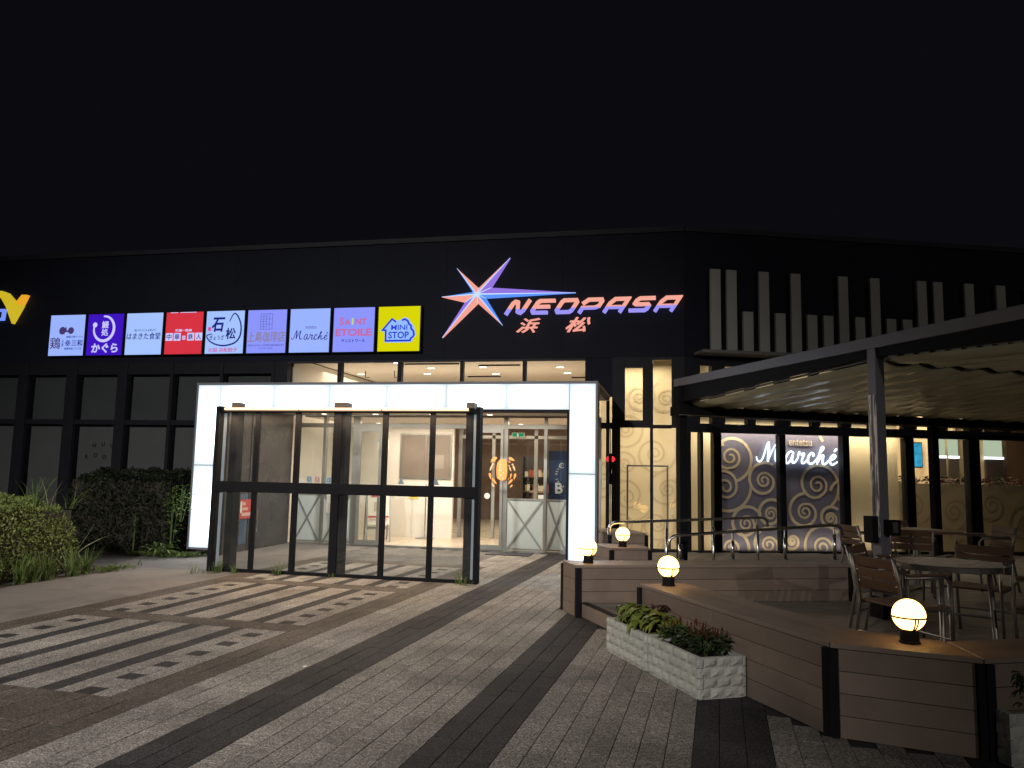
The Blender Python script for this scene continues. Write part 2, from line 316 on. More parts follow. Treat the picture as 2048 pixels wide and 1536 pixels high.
M['petal'] = leaf_mat('red_plume', (.07, .012, .009), (.17, .035, .02))
# ---------------------------------------------------------------- lettering
def text(name, s, mat, parent, cx, cz, wd=None, ht=None, y=-.004, shear=0, thick=.003, bold=0, rot=0):
    c = bpy.data.curves.new('lettering', 'FONT'); c.body = s; c.extrude = .02; c.offset = bold; c.shear = shear; c.resolution_u = 3
    o = bpy.data.objects.new('lettering', c); COL.objects.link(o); dg = bpy.context.evaluated_depsgraph_get(); dg.update()
    me = bpy.data.meshes.new_from_object(o.evaluated_get(dg)); bpy.data.objects.remove(o); bpy.data.curves.remove(c)
    co = np.empty(len(me.vertices) * 3); me.vertices.foreach_get('co', co); co = co.reshape(-1, 3)
    lo = co.min(0); hi = co.max(0); sx = wd / (hi[0] - lo[0]) if wd else None; sz = ht / (hi[1] - lo[1]) if ht else None
    sx = sx or sz; sz = sz or sx
    x = (co[:, 0] - (lo[0] + hi[0]) / 2) * sx; z = (co[:, 1] - (lo[1] + hi[1]) / 2) * sz
    xr = x * math.cos(rot) - z * math.sin(rot); zr = x * math.sin(rot) + z * math.cos(rot)
    out = np.stack([xr, -(co[:, 2] - lo[2]) / (hi[2] - lo[2]) * thick, zr], 1); me.vertices.foreach_set('co', out.ravel()); me.update()
    me.name = name; me.materials.clear(); me.materials.append(mat)
    return put(name, me, parent, (cx, y, cz))

# ---------------------------------------------------------------- ground, apron, pavement
MB().box(-90, 90, -40, 120, -.4, -.06).build('ground', M['asphalt'], kind='structure')
PA = R(3.1); ca, sa = math.cos(PA), math.sin(PA)
def uv2w(u, v): return (v * ca + u * sa, -v * sa + u * ca)
pts = [uv2w(0.5, -6.475), uv2w(14.0, -6.475), (-9.2, 14.05), (-22, 14.05), (-22, -2), (-6, -2)]
MB().prism(pts, -.058, -.004).build('path', M['apron'], kind='structure')
DECK = [(-1.2, 8.67), (.89, 4.95), (1.65, 4.77), (9.0, 7.7), (9.0, 16), (-.5, 13)]
def inside(p, poly):
    c = False; x, y = p
    for i in range(len(poly)):
        (x1, y1), (x2, y2) = poly[i], poly[i - 1]
        if (y1 > y) != (y2 > y) and x < (x2 - x1) * (y - y1) / (y2 - y1) + x1: c = not c
    return c
pave = MB().prism([uv2w(.3, -6.47), uv2w(.3, 7.0), uv2w(14.35, 7.0), uv2w(14.35, -6.47)], -.055, -.007).build('pavement', M['joint'], kind='structure')
rows = []                                              # (v0, v1, sort)
for k in range(2): rows.append((-6.47 + .15 * k, -6.47 + .15 * (k + 1), 'bl'))
for k in range(16): rows.append((-6.17 + .1475 * k, -6.17 + .1475 * (k + 1), 'p%d' % k))
for k in range(2): rows.append((-3.81 + .16 * k, -3.81 + .16 * (k + 1), 'br'))
for k in range(3): rows.append((-3.49 + .165 * k, -3.49 + .165 * (k + 1), 'l'))
for k in range(68):
    rows.append((-2.995 + .1423 * k, -2.995 + .1423 * (k + 1), 'd' if k % 10 < 3 else 'l'))
panels = [(2.0, 4.03), (4.33, 6.46), (6.76, 8.92), (9.24, 11.4)]
PAVE = []                                              # u0,u1,v0,v1,kind
def run(u0, u1, v0, v1, kind, off, ln=.285):
    n = max(1, round((u1 - u0) / ln)); st = (u1 - u0) / n; cuts = [u0 + st * i for i in range(n + 1)]
    if off and n > 1: cuts = [u0] + [c + st / 2 for c in cuts[:-1]] + [u1]
    for a, b in zip(cuts, cuts[1:]):
        if b - a > .02: PAVE.append((a, b, v0, v1, kind))
for ri, (v0, v1, sort) in enumerate(rows):
    off = ri % 2; lo, hi = .4, 14.2
    if sort == 'l' or sort == 'd': run(lo, hi, v0, v1, sort, off)
    elif sort in ('bl', 'br'): run(lo, 11.7, v0, v1, 'b', off); run(11.7, hi, v0, v1, 'g' if sort == 'bl' else 'l', off)
    else:
        k = int(sort[1:]); dark = k in (3, 6, 9, 12); sq = k in (1, 14); prev = lo
        run(lo, 4.33, v0, v1, 'b', off)
        for (a, b), nx in zip(panels[1:], (6.76, 9.24, 11.7)):
            if sq:
                for q in range(6):
                    s0 = a + .366 * q; PAVE.append((s0, s0 + .15, v0, v1, 'q')); run(s0 + .15, a + .366 * (q + 1) if q < 5 else b, v0, v1, 'l', 0)
            else: run(a, b, v0, v1, 'd' if dark else 'l', off)
            run(b, nx, v0, v1, 'b', off)
        run(11.7, hi, v0, v1, 'g', off)
def in_view(p):
    d = Vector((p[0], p[1], -1.5)); z = -d.dot(CB)
    if z < .3: return None
    x, y = d.dot(CR) / z, d.dot(CU) / z
    return z if abs(x) < .69 and abs(y) < .52 else None
keep = []
for (u0, u1, v0, v1, kd) in PAVE:
    c = uv2w((u0 + u1) / 2, (v0 + v1) / 2)
    if inside(c, DECK) or (c[1] > 14.12): continue
    keep.append((in_view(c) or 99, u0, u1, v0, v1, kd))
keep.sort(key=lambda t: t[0])
def paver_geo(mb, u0, u1, v0, v1, dz=0, g=.0022, ch=.0012):
    a0, a1, b0, b1 = v0 + g, v1 - g, u0 + g, u1 - g
    vs = [(a0, b0, -.05), (a1, b0, -.05), (a1, b1, -.05), (a0, b1, -.05), (a0, b0, -ch + dz), (a1, b0, -ch + dz), (a1, b1, -ch + dz), (a0, b1, -ch + dz),
          (a0 + ch, b0 + ch, dz), (a1 - ch, b0 + ch, dz), (a1 - ch, b1 - ch, dz), (a0 + ch, b1 - ch, dz)]
    mb.add(vs, [(0, 1, 5, 4), (1, 2, 6, 5), (2, 3, 7, 6), (3, 0, 4, 7), (4, 5, 9, 8), (5, 6, 10, 9), (6, 7, 11, 10), (7, 4, 8, 11), (8, 9, 10, 11)])
KM = {'l': M['pv_l'], 'd': M['pv_d'], 'q': M['pv_d'], 'b': M['pv_b'], 'g': M['pv_g']}
cache = {}
pave.rotation_euler = (0, 0, 0)
PV = []
rest = MB(); allm = sum((M[k] for k in ('pv_l', 'pv_d', 'pv_b', 'pv_g')), [])
for i, (z, u0, u1, v0, v1, kd) in enumerate(keep):
    mt = random.choice(KM[kd])
    if i < 300:
        key = (round(u1 - u0, 3), round(v1 - v0, 3), mt.name)
        if key not in cache:
            mb = MB(); hu, hv = (u1 - u0) / 2, (v1 - v0) / 2; paver_geo(mb, -hu, hu, -hv, hv); cache[key] = mb.mesh('paver', mt)
        c = uv2w((u0 + u1) / 2, (v0 + v1) / 2)
        o = put('paver', cache[key], pave, (c[0], c[1], random.uniform(-.0012, .0012)), -PA); PV.append(o)
    else:
        rest.mi = allm.index(mt); paver_geo(rest, u0, u1, v0, v1, random.uniform(-.0012, .0012))
rest.build('paver', allm, pave, rz=-PA, kind='stuff')
MB().box(-40, 40, 13.9, 60, -.05, -.025).build('building_ground', M['asphalt'], kind='structure')

# ---------------------------------------------------------------- the building
bld = empty('service_building', (0, 14.1, 0), 0, 'long dark flat-roofed building with glazed ground floor behind the terrace', 'building')
TB = R(20); cb, sb = math.cos(TB), math.sin(TB); BO = (.2, 14.1)
def BW(s, d, z=0): return (BO[0] + s * cb - d * sb, BO[1] + s * sb + d * cb, z)      # along the angled front, d = inward
LB = (.2, 0, 0)
def A_(mb, name, mats, **k): return mb.build(name, mats, bld, (0, 0, 0), 0, **k)
def B_(mb, name, mats, **k): return mb.build(name, mats, bld, LB, TB, **k)
YA = 0.0   # local y of the straight front
# upper cladding in separate panels
xs = [-30, -24, -20.5] + [-18.0 + 2.28 * i for i in range(8)] + [.2]
for a, b in zip(xs, xs[1:]): A_(MB().box(a + .0015, b - .0015, 0, .25, 3.60, 5.93), 'cladding_panel', M['fascia'])
for i in range(6): B_(MB().box(2.4 * i + .0015, 2.4 * (i + 1) - .0015, 0, .25, 3.60, 5.93), 'cladding_panel', M['fascia'])
A_(MB().box(-30, .2, -.05, .3, 5.935, 6.03), 'coping', M['coping']); B_(MB().box(.0, 14.4, -.05, .3, 5.935, 6.03), 'coping', M['coping'])
MB().prism([(-30, .26), (.1, .26), (13.6, 5.2), (13.6, 30), (-30, 30)], 5.7, 5.85).build('roof', M['fascia'], bld)
# straight front: glazing left of the porch, closed by blinds
lm = [(-20.0, -19.75), (-18.75, -18.5), (-17.5, -17.25), (-16.25, -16.0), (-15.1, -14.85), (-13.98, -13.72), (-12.76, -12.50), (-11.50, -11.27), (-10.25, -10.18), (-9.1, -9.03), (-7.95, -7.88)]
for a, b in lm: A_(MB().box(a, b, -.02, .14, .1, 3.6), 'mullion', M['frame'])
for (a, b), (c, d) in zip(lm, lm[1:]):
    A_(MB().box(b, c, 0, .12, 2.30, 2.40), 'transom', M['frame']); A_(MB().box(b, c, 0, .12, 3.36, 3.6), 'transom', M['frame'])
    A_(MB().box(b, c, .05, .06, .2, 2.30), 'pane', M['glass_d']); A_(MB().box(b, c, .05, .06, 2.40, 3.36), 'pane', M['glass_d'])
    A_(MB().box(b, c, .19, .2, .2, 2.32), 'roller_blind', M['blind']); A_(MB().box(b, c, .19, .2, 2.33, 3.6), 'roller_blind', M['blind2'])
A_(MB().box(-30, -7.88, -.03, .25, 0, .2), 'plinth', M['fascia']); A_(MB().box(-30, -20, 0, .2, .2, 3.6), 'end_wall', M['fascia'])
# strip of windows above the porch
sp = [-7.606, -6.525, -6.44, -5.269, -5.187, -4.005, -3.945, -2.783, -2.716, -1.603]
A_(MB().box(-7.88, -7.606, 0, .12, 2.6, 3.6), 'mullion', M['frame']); 
for i in range(1, 9, 2): A_(MB().box(sp[i], sp[i + 1], 0, .12, 2.72, 3.56), 'mullion', M['frame'])
for i in range(0, 10, 2): A_(MB().box(sp[i], sp[i + 1], .05, .06, 2.72, 3.56), 'pane', M['glass'])
A_(MB().box(-7.606, -1.603, -.004, .1, 3.562, 3.598), 'transom', M['coping']); A_(MB().box(-7.606, -1.603, 0, .12, 2.52, 2.72), 'transom', M['frame'])
# dark pane and pillars right of the porch
A_(MB().box(-1.603, -1.10, .02, .1, 2.88, 3.6), 'dark_panel', M['fascia']); A_(MB().box(-1.30, -1.10, .05, .06, .1, 2.29), 'pane', M['glass']); A_(MB().box(-1.30, -1.10, .05, .06, 2.41, 2.87), 'pane', M['glass']); A_(MB().box(-1.30, -1.10, 0, .12, 2.295, 2.405), 'transom', M['frame'])
for a, b, z0, z1 in [(-1.10, -.955, .1, 3.6), (-.955, -.872, 2.32, 3.6), (-.548, -.418, 2.32, 3.6), (-.418, -.365, .1, 3.6), (.065, .2, .1, 3.6), (-.035, .065, 2.32, 3.6)]:
    A_(MB().box(a, b, -.02, .14, z0, z1), 'mullion', M['frame'])
A_(MB().box(-.872, -.548, 0, .12, 3.42, 3.6), 'transom', M['frame']); A_(MB().box(-.872, -.548, 0, .12, 2.32, 2.45), 'transom', M['frame']); A_(MB().box(-.955, -.872, -.005, .1, 2.318, 2.449), 'transom', M['frame'])
A_(MB().box(-.365, -.035, 0, .12, 2.31, 2.37), 'transom', M['frame']); A_(MB().box(-.365, -.035, 0, .12, 3.562, 3.6), 'transom', M['coping'])
for a, b, z0, z1 in [(-.872, -.548, 2.45, 3.42), (-.365, -.035, 2.37, 3.562), (-.955, -.418, .2, 2.32), (-.365, .065, .17, 2.31)]:
    A_(MB().box(a, b, .05, .06, z0, z1), 'pane', M['glass'])
A_(MB().box(-1.10, .2, -.03, .14, 0, .165), 'sill', M['frame'])
# angled front
mul = [(.0, .1), (.28, .33), (.53, .672), (1.783, 1.897), (3.017, 3.145), (4.273, 4.444), (5.57, 5.799), (6.95, 7.15), (8.3, 8.5), (9.6, 9.8), (11, 11.2)]
for a, b in mul: B_(MB().box(a, b, -.02, .14, .16, 2.245), 'mullion', M['frame'])
B_(MB().box(0, 14, -.03, .14, 0, .155), 'sill', M['frame']); B_(MB().box(.0, 14, -.025, .14, 2.25, 2.405), 'transom', M['frame'])
for (a, b), (c, d) in zip(mul, mul[1:]): B_(MB().box(b, c, .05, .06, .16, 2.245), 'pane', M['glass'])
up = [(.28, .506), (.752, 1.181), (1.334, 1.759), (2.01, 2.441), (2.588, 3.013), (3.2, 3.6), (3.852, 4.268), (4.52, 4.94), (5.16, 5.597), (5.88, 6.312), (6.50, 6.93), (7.2, 7.6), (7.9, 8.3), (8.6, 9.0)]
pv = 0.0
for a, b in up + [(14, 14)]:
    if a - pv > .01: B_(MB().box(pv, a, -.02, .14, 2.41, 3.6), 'mullion', M['frame'])
    if b > a: B_(MB().box(a, b, .05, .06, 2.41, 3.47), 'pane', M['glass']); B_(MB().box(a, b, 0, .12, 3.47, 3.6), 'transom', M['frame'])
    pv = b
B_(MB().box(11.2, 14, 0, .14, .16, 2.245), 'end_wall', M['fascia'])
# ledges and fins on the angled front
for i in range(9): B_(MB().box(.177 + 1.135 * i, .177 + 1.135 * i + 1.119, -.42, -.002, 3.635, 3.69), 'ledge', M['ledge'], bevel=.006)
tall = {0, 1, 3, 5, 8, 10, 13, 14, 16, 18, 20, 21, 23}; fl = [.438, .747, 1.058, 1.372, 1.682, 1.993, 2.304, 2.623, 2.935, 3.256, 3.577, 3.888, 4.217, 4.538, 4.873, 5.2, 5.528, 5.865, 6.202, 6.52, 6.84, 7.16, 7.48, 7.8]
def fin_mesh(h):                                       # folded channel, open to the wall
    t = .02; wv = .19; d = .06
    pts = [(0, 0), (wv, 0), (wv, -d), (wv - t, -d), (wv - t, -t), (t, -t), (t, -d), (0, -d)]
    return MB().prism([(x, -y - .16) for x, y in pts], 3.692, 3.692 + h).mesh('fin', M['fin'])
fmT, fmS = fin_mesh(1.525), fin_mesh(.765)
for i, s in enumerate(fl): put('fin', fmT if i in tall else fmS, bld, (LB[0] + s * cb, LB[1] + s * sb, 0), TB)

# ---------------------------------------------------------------- inside
MB().prism([(-7.6, 14.2), (-.2, 14.2), BW(.2, .15)[:2], BW(11, .15)[:2], BW(11, 12)[:2], (-7.6, 26)], -.03, .004).build('interior_floor', M['floorin'], kind='structure')
MB().prism([(-7.6, 14.36), (.1, 14.36), BW(.2, .26)[:2], BW(11, .26)[:2], BW(11, 12)[:2], (-7.6, 26)], 3.72, 3.78).build('interior_ceiling', M['ceil'], kind='structure')
MB().box(-7.9, -7.6, 14.35, 26, 0, 3.7).build('interior_wall', M['white'], kind='structure')
MB().box(-7.6, 8, 23.0, 23.2, .004, 3.7).build('interior_wall', M['brown'], kind='structure')
MB().box(-7.59, -4.74, 16.35, 16.45, .004, 2.5).build('interior_wall', M['white'], kind='structure')
# partition with the swirl print behind the angled front
cw = MB().box(-1.62, .12, 15.2, 15.3, .004, 3.70).build('partition_wall', M['cream'], kind='structure')
cw2 = MB().prism([BW(.31, .62)[:2], BW(.62, .36)[:2], BW(.63, .44)[:2], BW(.4, .7)[:2], (.3, 15.3), (.125, 15.2)], .004, 3.70).build('partition_wall', M['cream'], kind='structure')
pw = MB().box(.63, 3.19, .35, .43, .004, 2.32).build('partition_wall', M['purple'], None, (*BO, 0), TB, kind='structure')
MB().box(.63, 3.2, .44, .5, 2.0, 3.7).build('partition_wall', M['cream'], None, (*BO, 0), TB, kind='structure')
MB().box(3.20, 4.42, .44, .5, .004, 3.7).build('partition_wall', M['cream'], None, (*BO, 0), TB, kind='structure')
lw = MB().box(4.44, 9.5, .95, 1.1, .004, 1.40).build('counter_wall', M['cream'], None, (*BO, 0), TB, kind='structure')
MB().box(4.5, 11, 6.0, 6.15, .004, 3.7).build('interior_wall', M['cream'], None, (*BO, 0), TB, kind='structure')
def spiral(mb, c, rad, a0, hand, lim, y, wd=.054):
    n = 110; P = []; W = []; T = 2.55; T1 = 1.6              # a tight coil that opens into one wide loop
    for i in range(n + 1):
        t = T * i / n; r = rad * (.08 + .36 * t / T1) if t < T1 else rad * (.44 + .56 * ((t - T1) / (T - T1)) ** .8)
        an = a0 + hand * 2 * math.pi * (t - T); P.append((c[0] + r * math.cos(an), c[1] + r * math.sin(an))); W.append(wd * min(1, .62 + .5 * r / rad))
    seg = []; sw = []
    def flush():
        if len(seg) > 2: mb.ribbon(seg, list(sw), y, y + .002)
    for p, ww in zip(P, W):
        if lim[0] < p[0] < lim[1] and lim[2] < p[1] < lim[3]: seg.append(p); sw.append(ww)
        else: flush(); seg.clear(); sw.clear()
    flush()
lim = (.66, 3.17, .04, 2.29)
SP = [((1.002, 1.823), .45, -1.33, -1), ((.903, 1.271), .49, .05, 1), ((1.649, 1.408), .34, 1.0, -1), ((2.704, 1.338), .46, -.95, -1), ((1.772, .797), .29, .3, -1), ((1.289, .619), .33, .5, -1), ((2.446, .843), .34, 1.6, -1), ((2.947, .735), .22, .8, -1), ((1.722, .239), .33, .87, -1), ((2.177, .304), .17, 2.6, -1), ((2.769, .195), .42, .7, -1), ((.981, .174), .36, -.17, -1), ((.72, 2.45), .42, -1.2, 1), ((3.2, 2.5), .5, 3.9, 1), ((3.22, 1.2), .26, 3.0, 1)]
for i, (c, r, a, h) in enumerate(SP):
    mb = MB(); spiral(mb, c, r, a, h, lim, .3445 - .0004 * i)
    if mb.v: put('spiral_print', mb.mesh('spiral_print', M['spiral']), pw)
lim2 = (-1.6, .1, .1, 3.4)
SC = [((-.904, 2.349), .36, -1.9, -1), ((-.361, 1.876), .42, .4, 1), ((-.93, 1.656), .33, -1.2, 1), ((-.883, 1.023), .50, -.4, 1), ((-.12, 1.199), .36, 2, -1), ((-.311, .519), .34, .6, 1), ((-.95, .483), .36, .2, 1), ((-.158, .10), .25, 1.5, 1), ((-.66, 2.98), .30, .4, 1), ((-.15, 2.95), .33, 2, -1), ((-1.35, 1.3), .4, 1, -1)]
for i, (c, r, a, h) in enumerate(SC):
    mb = MB(); spiral(mb, c, r, a, h, lim2, 15.1945 - .0004 * i, .045)
    if mb.v: put('spiral_print', mb.mesh('spiral_print', M['beige']), cw)
for i, (c, r, a, h) in enumerate([((5.1, .95), .42, .5, 1), ((5.95, .85), .46, 2, -1), ((5.3, .25), .3, 1, 1), ((6.1, .2), .3, 2.6, 1), ((6.8, 1.0), .46, .5, -1), ((7.5, .6), .4, .5, -1), ((4.72, .5), .3, .2, 1)]):
    mb = MB(); spiral(mb, c, r, a, h, (4.46, 9, .05, 1.36), .9445 - .0004 * i, .05); put('spiral_print', mb.mesh('spiral_print', M['beige']), lw)
# white counter top, back-lit menu boards, screen, columns of the food hall
CW_ = (1, .81, .54)
WASH = lamp('added_wall_wash', 'AREA', BW(2.35, .16, 2.40), 60, CW_, 4.3, .06, (R(22), 0, TB)); SILLW = lamp('sill_light', 'AREA', BW(2.35, .17, .19), 9, CW_, 4.2, .05, (R(180 - 24), 0, TB)); UPW = lamp('upper_window_light', 'AREA', BW(4.0, .22, 3.55), 20, CW_, 7, .1, (0, 0, TB))  # the wall wash is an unseen strip added to even out the swirl walls
WASH2 = lamp('corner_wash_light', 'AREA', (-.75, 14.7, 3.6), 36, CW_, 1.3, .4); WASH3 = lamp('added_corner_wash', 'AREA', (-.65, 14.30, 2.34), 17, CW_, 1.2, .08, (R(35), 0, 0)); WASH4 = lamp('corner_sill_light', 'AREA', (-.65, 14.30, .19), 7, CW_, 1.2, .08, (R(180 - 40), 0, 0))  # the lamp behind the corner transom is unseen, added to even the cream wall
FOOD = lamp('food_hall_light', 'AREA', BW(7.2, 4.2, 3.5), 200, (1, .80, .55), 3, 2, (0, 0, TB))
mo = empty('wall_monitor', BW(8.15, 5.0, 2.1), TB, 'glowing blue and green wall screen behind the low counter wall', 'monitor')
MB().box(-.13, .13, 0, .05, -.33, .33).build('case', M['black'], mo); MB().box(-.11, .11, -.006, -.001, -.30, .30).build('screen', M['screen'], mo)
for i, (s, wd) in enumerate([(8.62, .34), (9.02, .26), (9.44, .12), (10.16, .50)]):
    t = empty('menu_board', BW(s, 4.82, 2.2), TB, ['pale green lit menu board just right of the blue screen', 'second pale lit menu board from the blue screen', 'very narrow pale lit menu board beside the beige pier', 'wide pale lit menu board at the far end of the counter'][i], 'menu board', 'lit menu boards over the food counter')
    MB().box(-wd / 2, wd / 2, 0, .04, -.1, .32).build('board', M['menu'], t); MB().box(-wd / 2, wd / 2, -.05, .03, -.17, -.11).build('light_bar', M['menuled'], t)
    MB().box(-wd / 2, wd / 2, -.02, .04, -1.0, -.19).build('shutter', M['shelf'], t)
for i, (a, b) in enumerate([(8.36, 8.56), (9.08, 9.16), (9.5, 9.62), (9.82, 9.98), (10.6, 11.2)]): B_(MB().box(a, b, 4.9, 5.9, .01, 3.7), 'pier', M['brown'] if i == 4 else M['cream'])
# door wall at the back of the porch: X-braced guards, sliding doors
def A2(mb, name, mats, parent=bld, **k): return mb.build(name, mats, parent, (0, 0, 0), **k)
for a, b in [(-7.39, -7.33), (-6.79, -6.73), (-6.16, -6.02), (-3.13, -3.05), (-2.36, -2.30), (-1.93, -1.87), (-1.36, -1.30)]: A2(MB().box(a, b, .06, .16, .02, 2.5), 'mullion', M['guardsteel'])
A2(MB().box(-7.39, -1.30, .05, .17, 2.28, 2.36), 'transom', M['guardsteel']); A2(MB().box(-7.39, -1.30, .05, .17, .0, .035), 'sill', M['guardsteel'])
for a, b in [(-7.33, -6.79), (-6.73, -6.16), (-3.05, -2.36), (-2.30, -1.93), (-1.87, -1.36)]:
    A2(MB().box(a, b, .10, .11, .04, 2.28), 'pane', M['glass'])
    g = A2(MB().box(a + .01, b - .01, .075, .085, .06, .955), 'guard_panel', M['frost'])
    MB().box(a, b, .062, .074, .955, .985).build('guard_rail', M['guardsteel'], g); MB().box(a, b, .062, .074, .045, .075).build('guard_rail', M['guardsteel'], g)
    for y, z0, z1 in ((.060, .06, .95), (.066, .95, .06)): MB().beam((a + .02, y, z0), (b - .02, y, z1), .03, .005, (0, 1, 0)).build('brace', M['guardsteel'], g)
for a, b, lb in [(-6.02, -5.55, 'door leaf half slid open'), (-3.66, -3.13, 'door leaf with the food sticker')]:
    d = A2(MB().box(a, a + .05, .02, .05, .03, 2.28).box(b - .05, b, .02, .05, .03, 2.28).box(a + .05, b - .05, .02, .05, 2.2, 2.28).box(a + .05, b - .05, .02, .05, .03, .12), 'sliding_door', M['guardsteel'])
    MB().box(a + .05, b - .05, .03, .036, .12, 2.2).build('pane', M['glass'], d)
# second pair of doors behind the draught lobby
for a, b in [(-4.72, -4.64), (-3.95, -3.88), (-3.0, -2.92), (-1.8, -1.7)]: A2(MB().box(a, b, 2.6, 2.68, .01, 2.5), 'mullion', M['guardsteel'])
A2(MB().box(-4.64, -1.8, 2.6, 2.68, 2.2, 2.27), 'transom', M['guardsteel'])
for a, b in [(-4.64, -3.95), (-3.88, -3.0), (-2.92, -1.8)]: A2(MB().box(a, b, 2.63, 2.637, .02, 2.2), 'pane', M['glass'])
A2(MB().box(-7.32, -1.66, .3, 2.9, 2.5, 2.53), 'lobby_ceiling', M['ceil'])
# ---------------------------------------------------------------- lit porch frame
por = empty('entrance_porch', (0, 11.6, 0), 0, 'glowing white square entrance porch in front of the glass doors', 'porch')
def P_(mb, name, mats, **k): return mb.build(name, mats, por, **k)
g = .006; sx = [-7.46, -5.489, -3.512, -1.553]
panels_ = [(-7.88, -7.46, .13, 1.49), (-7.88, -7.46, 1.49, 2.84), (-1.553, -1.15, .10, 1.468), (-1.553, -1.15, 1.468, 2.84)] + [(a, b, 2.435, 2.84) for a, b in zip(sx, sx[1:])]
for a, b, z0, z1 in panels_: P_(MB().box(a + g, b - g, 0, .03, z0 + g, z1 - g), 'light_panel', M['portal_h'] if b - a > 1 else M['portal_v'])
P_(MB().box(-7.88, -7.47, .032, .25, .1, 2.83).box(-1.54, -1.15, .032, .25, .06, 2.83).box(-7.47, -1.54, .032, .25, 2.45, 2.83), 'light_box', M['greymetal'])
P_(MB().box(-7.91, -1.12, -.01, .26, 2.842, 2.875), 'cap', M['greymetal'])
P_(MB().box(-7.905, -7.882, -.01, .26, .1, 2.84), 'edge_trim', M['greymetal']); P_(MB().box(-1.148, -1.12, -.01, .26, .02, 2.84), 'edge_trim', M['greymetal'])
P_(MB().box(-7.458, -7.43, -.012, .26, .0, 2.43), 'reveal', M['frame']); P_(MB().box(-1.585, -1.555, -.012, .26, .0, 2.43), 'reveal', M['frame']); P_(MB().box(-7.43, -1.585, -.012, .26, 2.40, 2.433), 'reveal', M['frame'])
P_(MB().box(-7.45, -1.6, .262, 2.5, 2.52, 2.56), 'ceiling', M['ceil']); P_(MB().box(-7.8, -1.2, .27, 2.49, 2.80, 2.84), 'roof', M['greymetal'])
# dark side wall with door on one side
sw = P_(MB().box(-7.62, -7.44, .262, 2.55, 0, 2.52), 'side_wall', M['vestdark'])
MB().box(-7.437, -7.41, .62, .72, .02, 2.5).build('mullion', M['vestdark'], sw); MB().box(-7.437, -7.425, 1.02, 1.06, .02, 2.45).build('mullion', M['vestdark'], sw)
dr = P_(MB().box(-7.438, -7.42, 1.08, 1.78, .03, 2.2), 'side_door', M['vestdark'])
MB().tube([(-7.42, 1.24, .30), (-7.37, 1.24, .32), (-7.37, 1.24, .70), (-7.42, 1.24, .72)], .012).build('door_handle', M['steel'], dr)
P_(MB().box(-7.438, -7.43, .73, 1.0, .12, 1.0), 'reflection_panel', pm('painted_blue_reflection', (.08, .12, .20), .2, var=.6, scale=3))  # bluish reflection of the lit porch, painted as a panel on the wall
# glazed side on the other
P_(MB().box(-1.20, -1.14, 2.40, 2.46, 0, 2.80), 'mullion', M['frame'])
P_(MB().box(-1.20, -1.14, .27, 2.38, 2.80, 2.85), 'side_beam', M['frame']); P_(MB().box(-1.21, -1.13, .262, 2.40, 2.852, 2.885), 'side_flashing', M['greymetal'])
dl_lab = ['ceiling downlight above the stickers on the white lobby wall', 'ceiling downlight above the folding notice board', 'ceiling downlight above the yellow notice', 'ceiling downlight nearest the food sticker on the door',
          'inner lobby downlight behind the notice board', 'inner lobby downlight above the white wall', 'inner lobby downlight near the green exit sign']
for i, (x, y) in enumerate([(-6.62, 13.8), (-5.567, 13.8), (-4.434, 13.8), (-3.325, 13.8), (-6.45, 16.2), (-5.46, 16.4), (-3.23, 16.3)]):
    d = empty('downlight', (x, y, 2.5 if y > 14 else 2.52), 0, dl_lab[i], 'downlight', 'round downlights in the porch and lobby ceilings')
    MB().lathe([(.062, -.001), (.075, -.008), (.088, -.001)], 20).build('trim_ring', M['whitep'], d); MB().disc((0, 0, -.003), .062, 20, 'z').build('diffuser', M['down'], d)
hl = 0
for i, (x, y) in enumerate([(-5.231, 16.08), (-4.028, 15.99), (-2.364, 16.1), (-7.275, 17.03), (-5.618, 17.02), (-3.997, 17.1), (-2.34, 17.1), (-5.69, 15.2)]):
    d = empty('hall_light', (x, y, 3.718), 0, 'oblong hall ceiling light seen through the window strip, ' + ['in the second pane', 'in the fourth pane, upper one', 'in the last pane, upper one', 'in the first pane', 'in the third pane, lower one', 'in the fourth pane, lower one', 'in the last pane, lower one', 'in the third pane, upper one'][i], 'ceiling light', 'hall ceiling lights above the porch')
    MB().box(-.10, .10, -.035, .035, -.012, 0).build('housing', M['whitep'], d); MB().box(-.075, .075, -.02, .02, -.016, -.0125).build('diffuser', M['down'], d)
for i, x in enumerate([-6.9, -6.2]):
    mb = MB().tube([(x, 16.4, 3.70), (x, 16.4, 3.55), (x + .1, 16.4, 3.55)], .012, 6); mb.build('ceiling_hook', M['ink'], label=['thin hooked bracket under the hall ceiling, nearer the dark left panel', 'thin hooked bracket under the hall ceiling, nearer the second window'][i], cat='bracket', group='hooked brackets under the hall ceiling')
for i, (x, y, L_) in enumerate([(-5.0, 15.4, 1.2), (-3.6, 15.7, .9), (-4.4, 17.6, .8), (-2.0, 17.9, .7)]):
    MB().box(x - L_ / 2, x + L_ / 2, y - .02, y + .02, 3.69, 3.718).build('ceiling_slot', M['ink'], label='dark slot air diffuser in the hall ceiling, ' + ['long one nearest the glass', 'second from the glass', 'third and shorter', 'short one farthest right'][i], cat='air diffuser', group='slot diffusers in the hall ceiling')

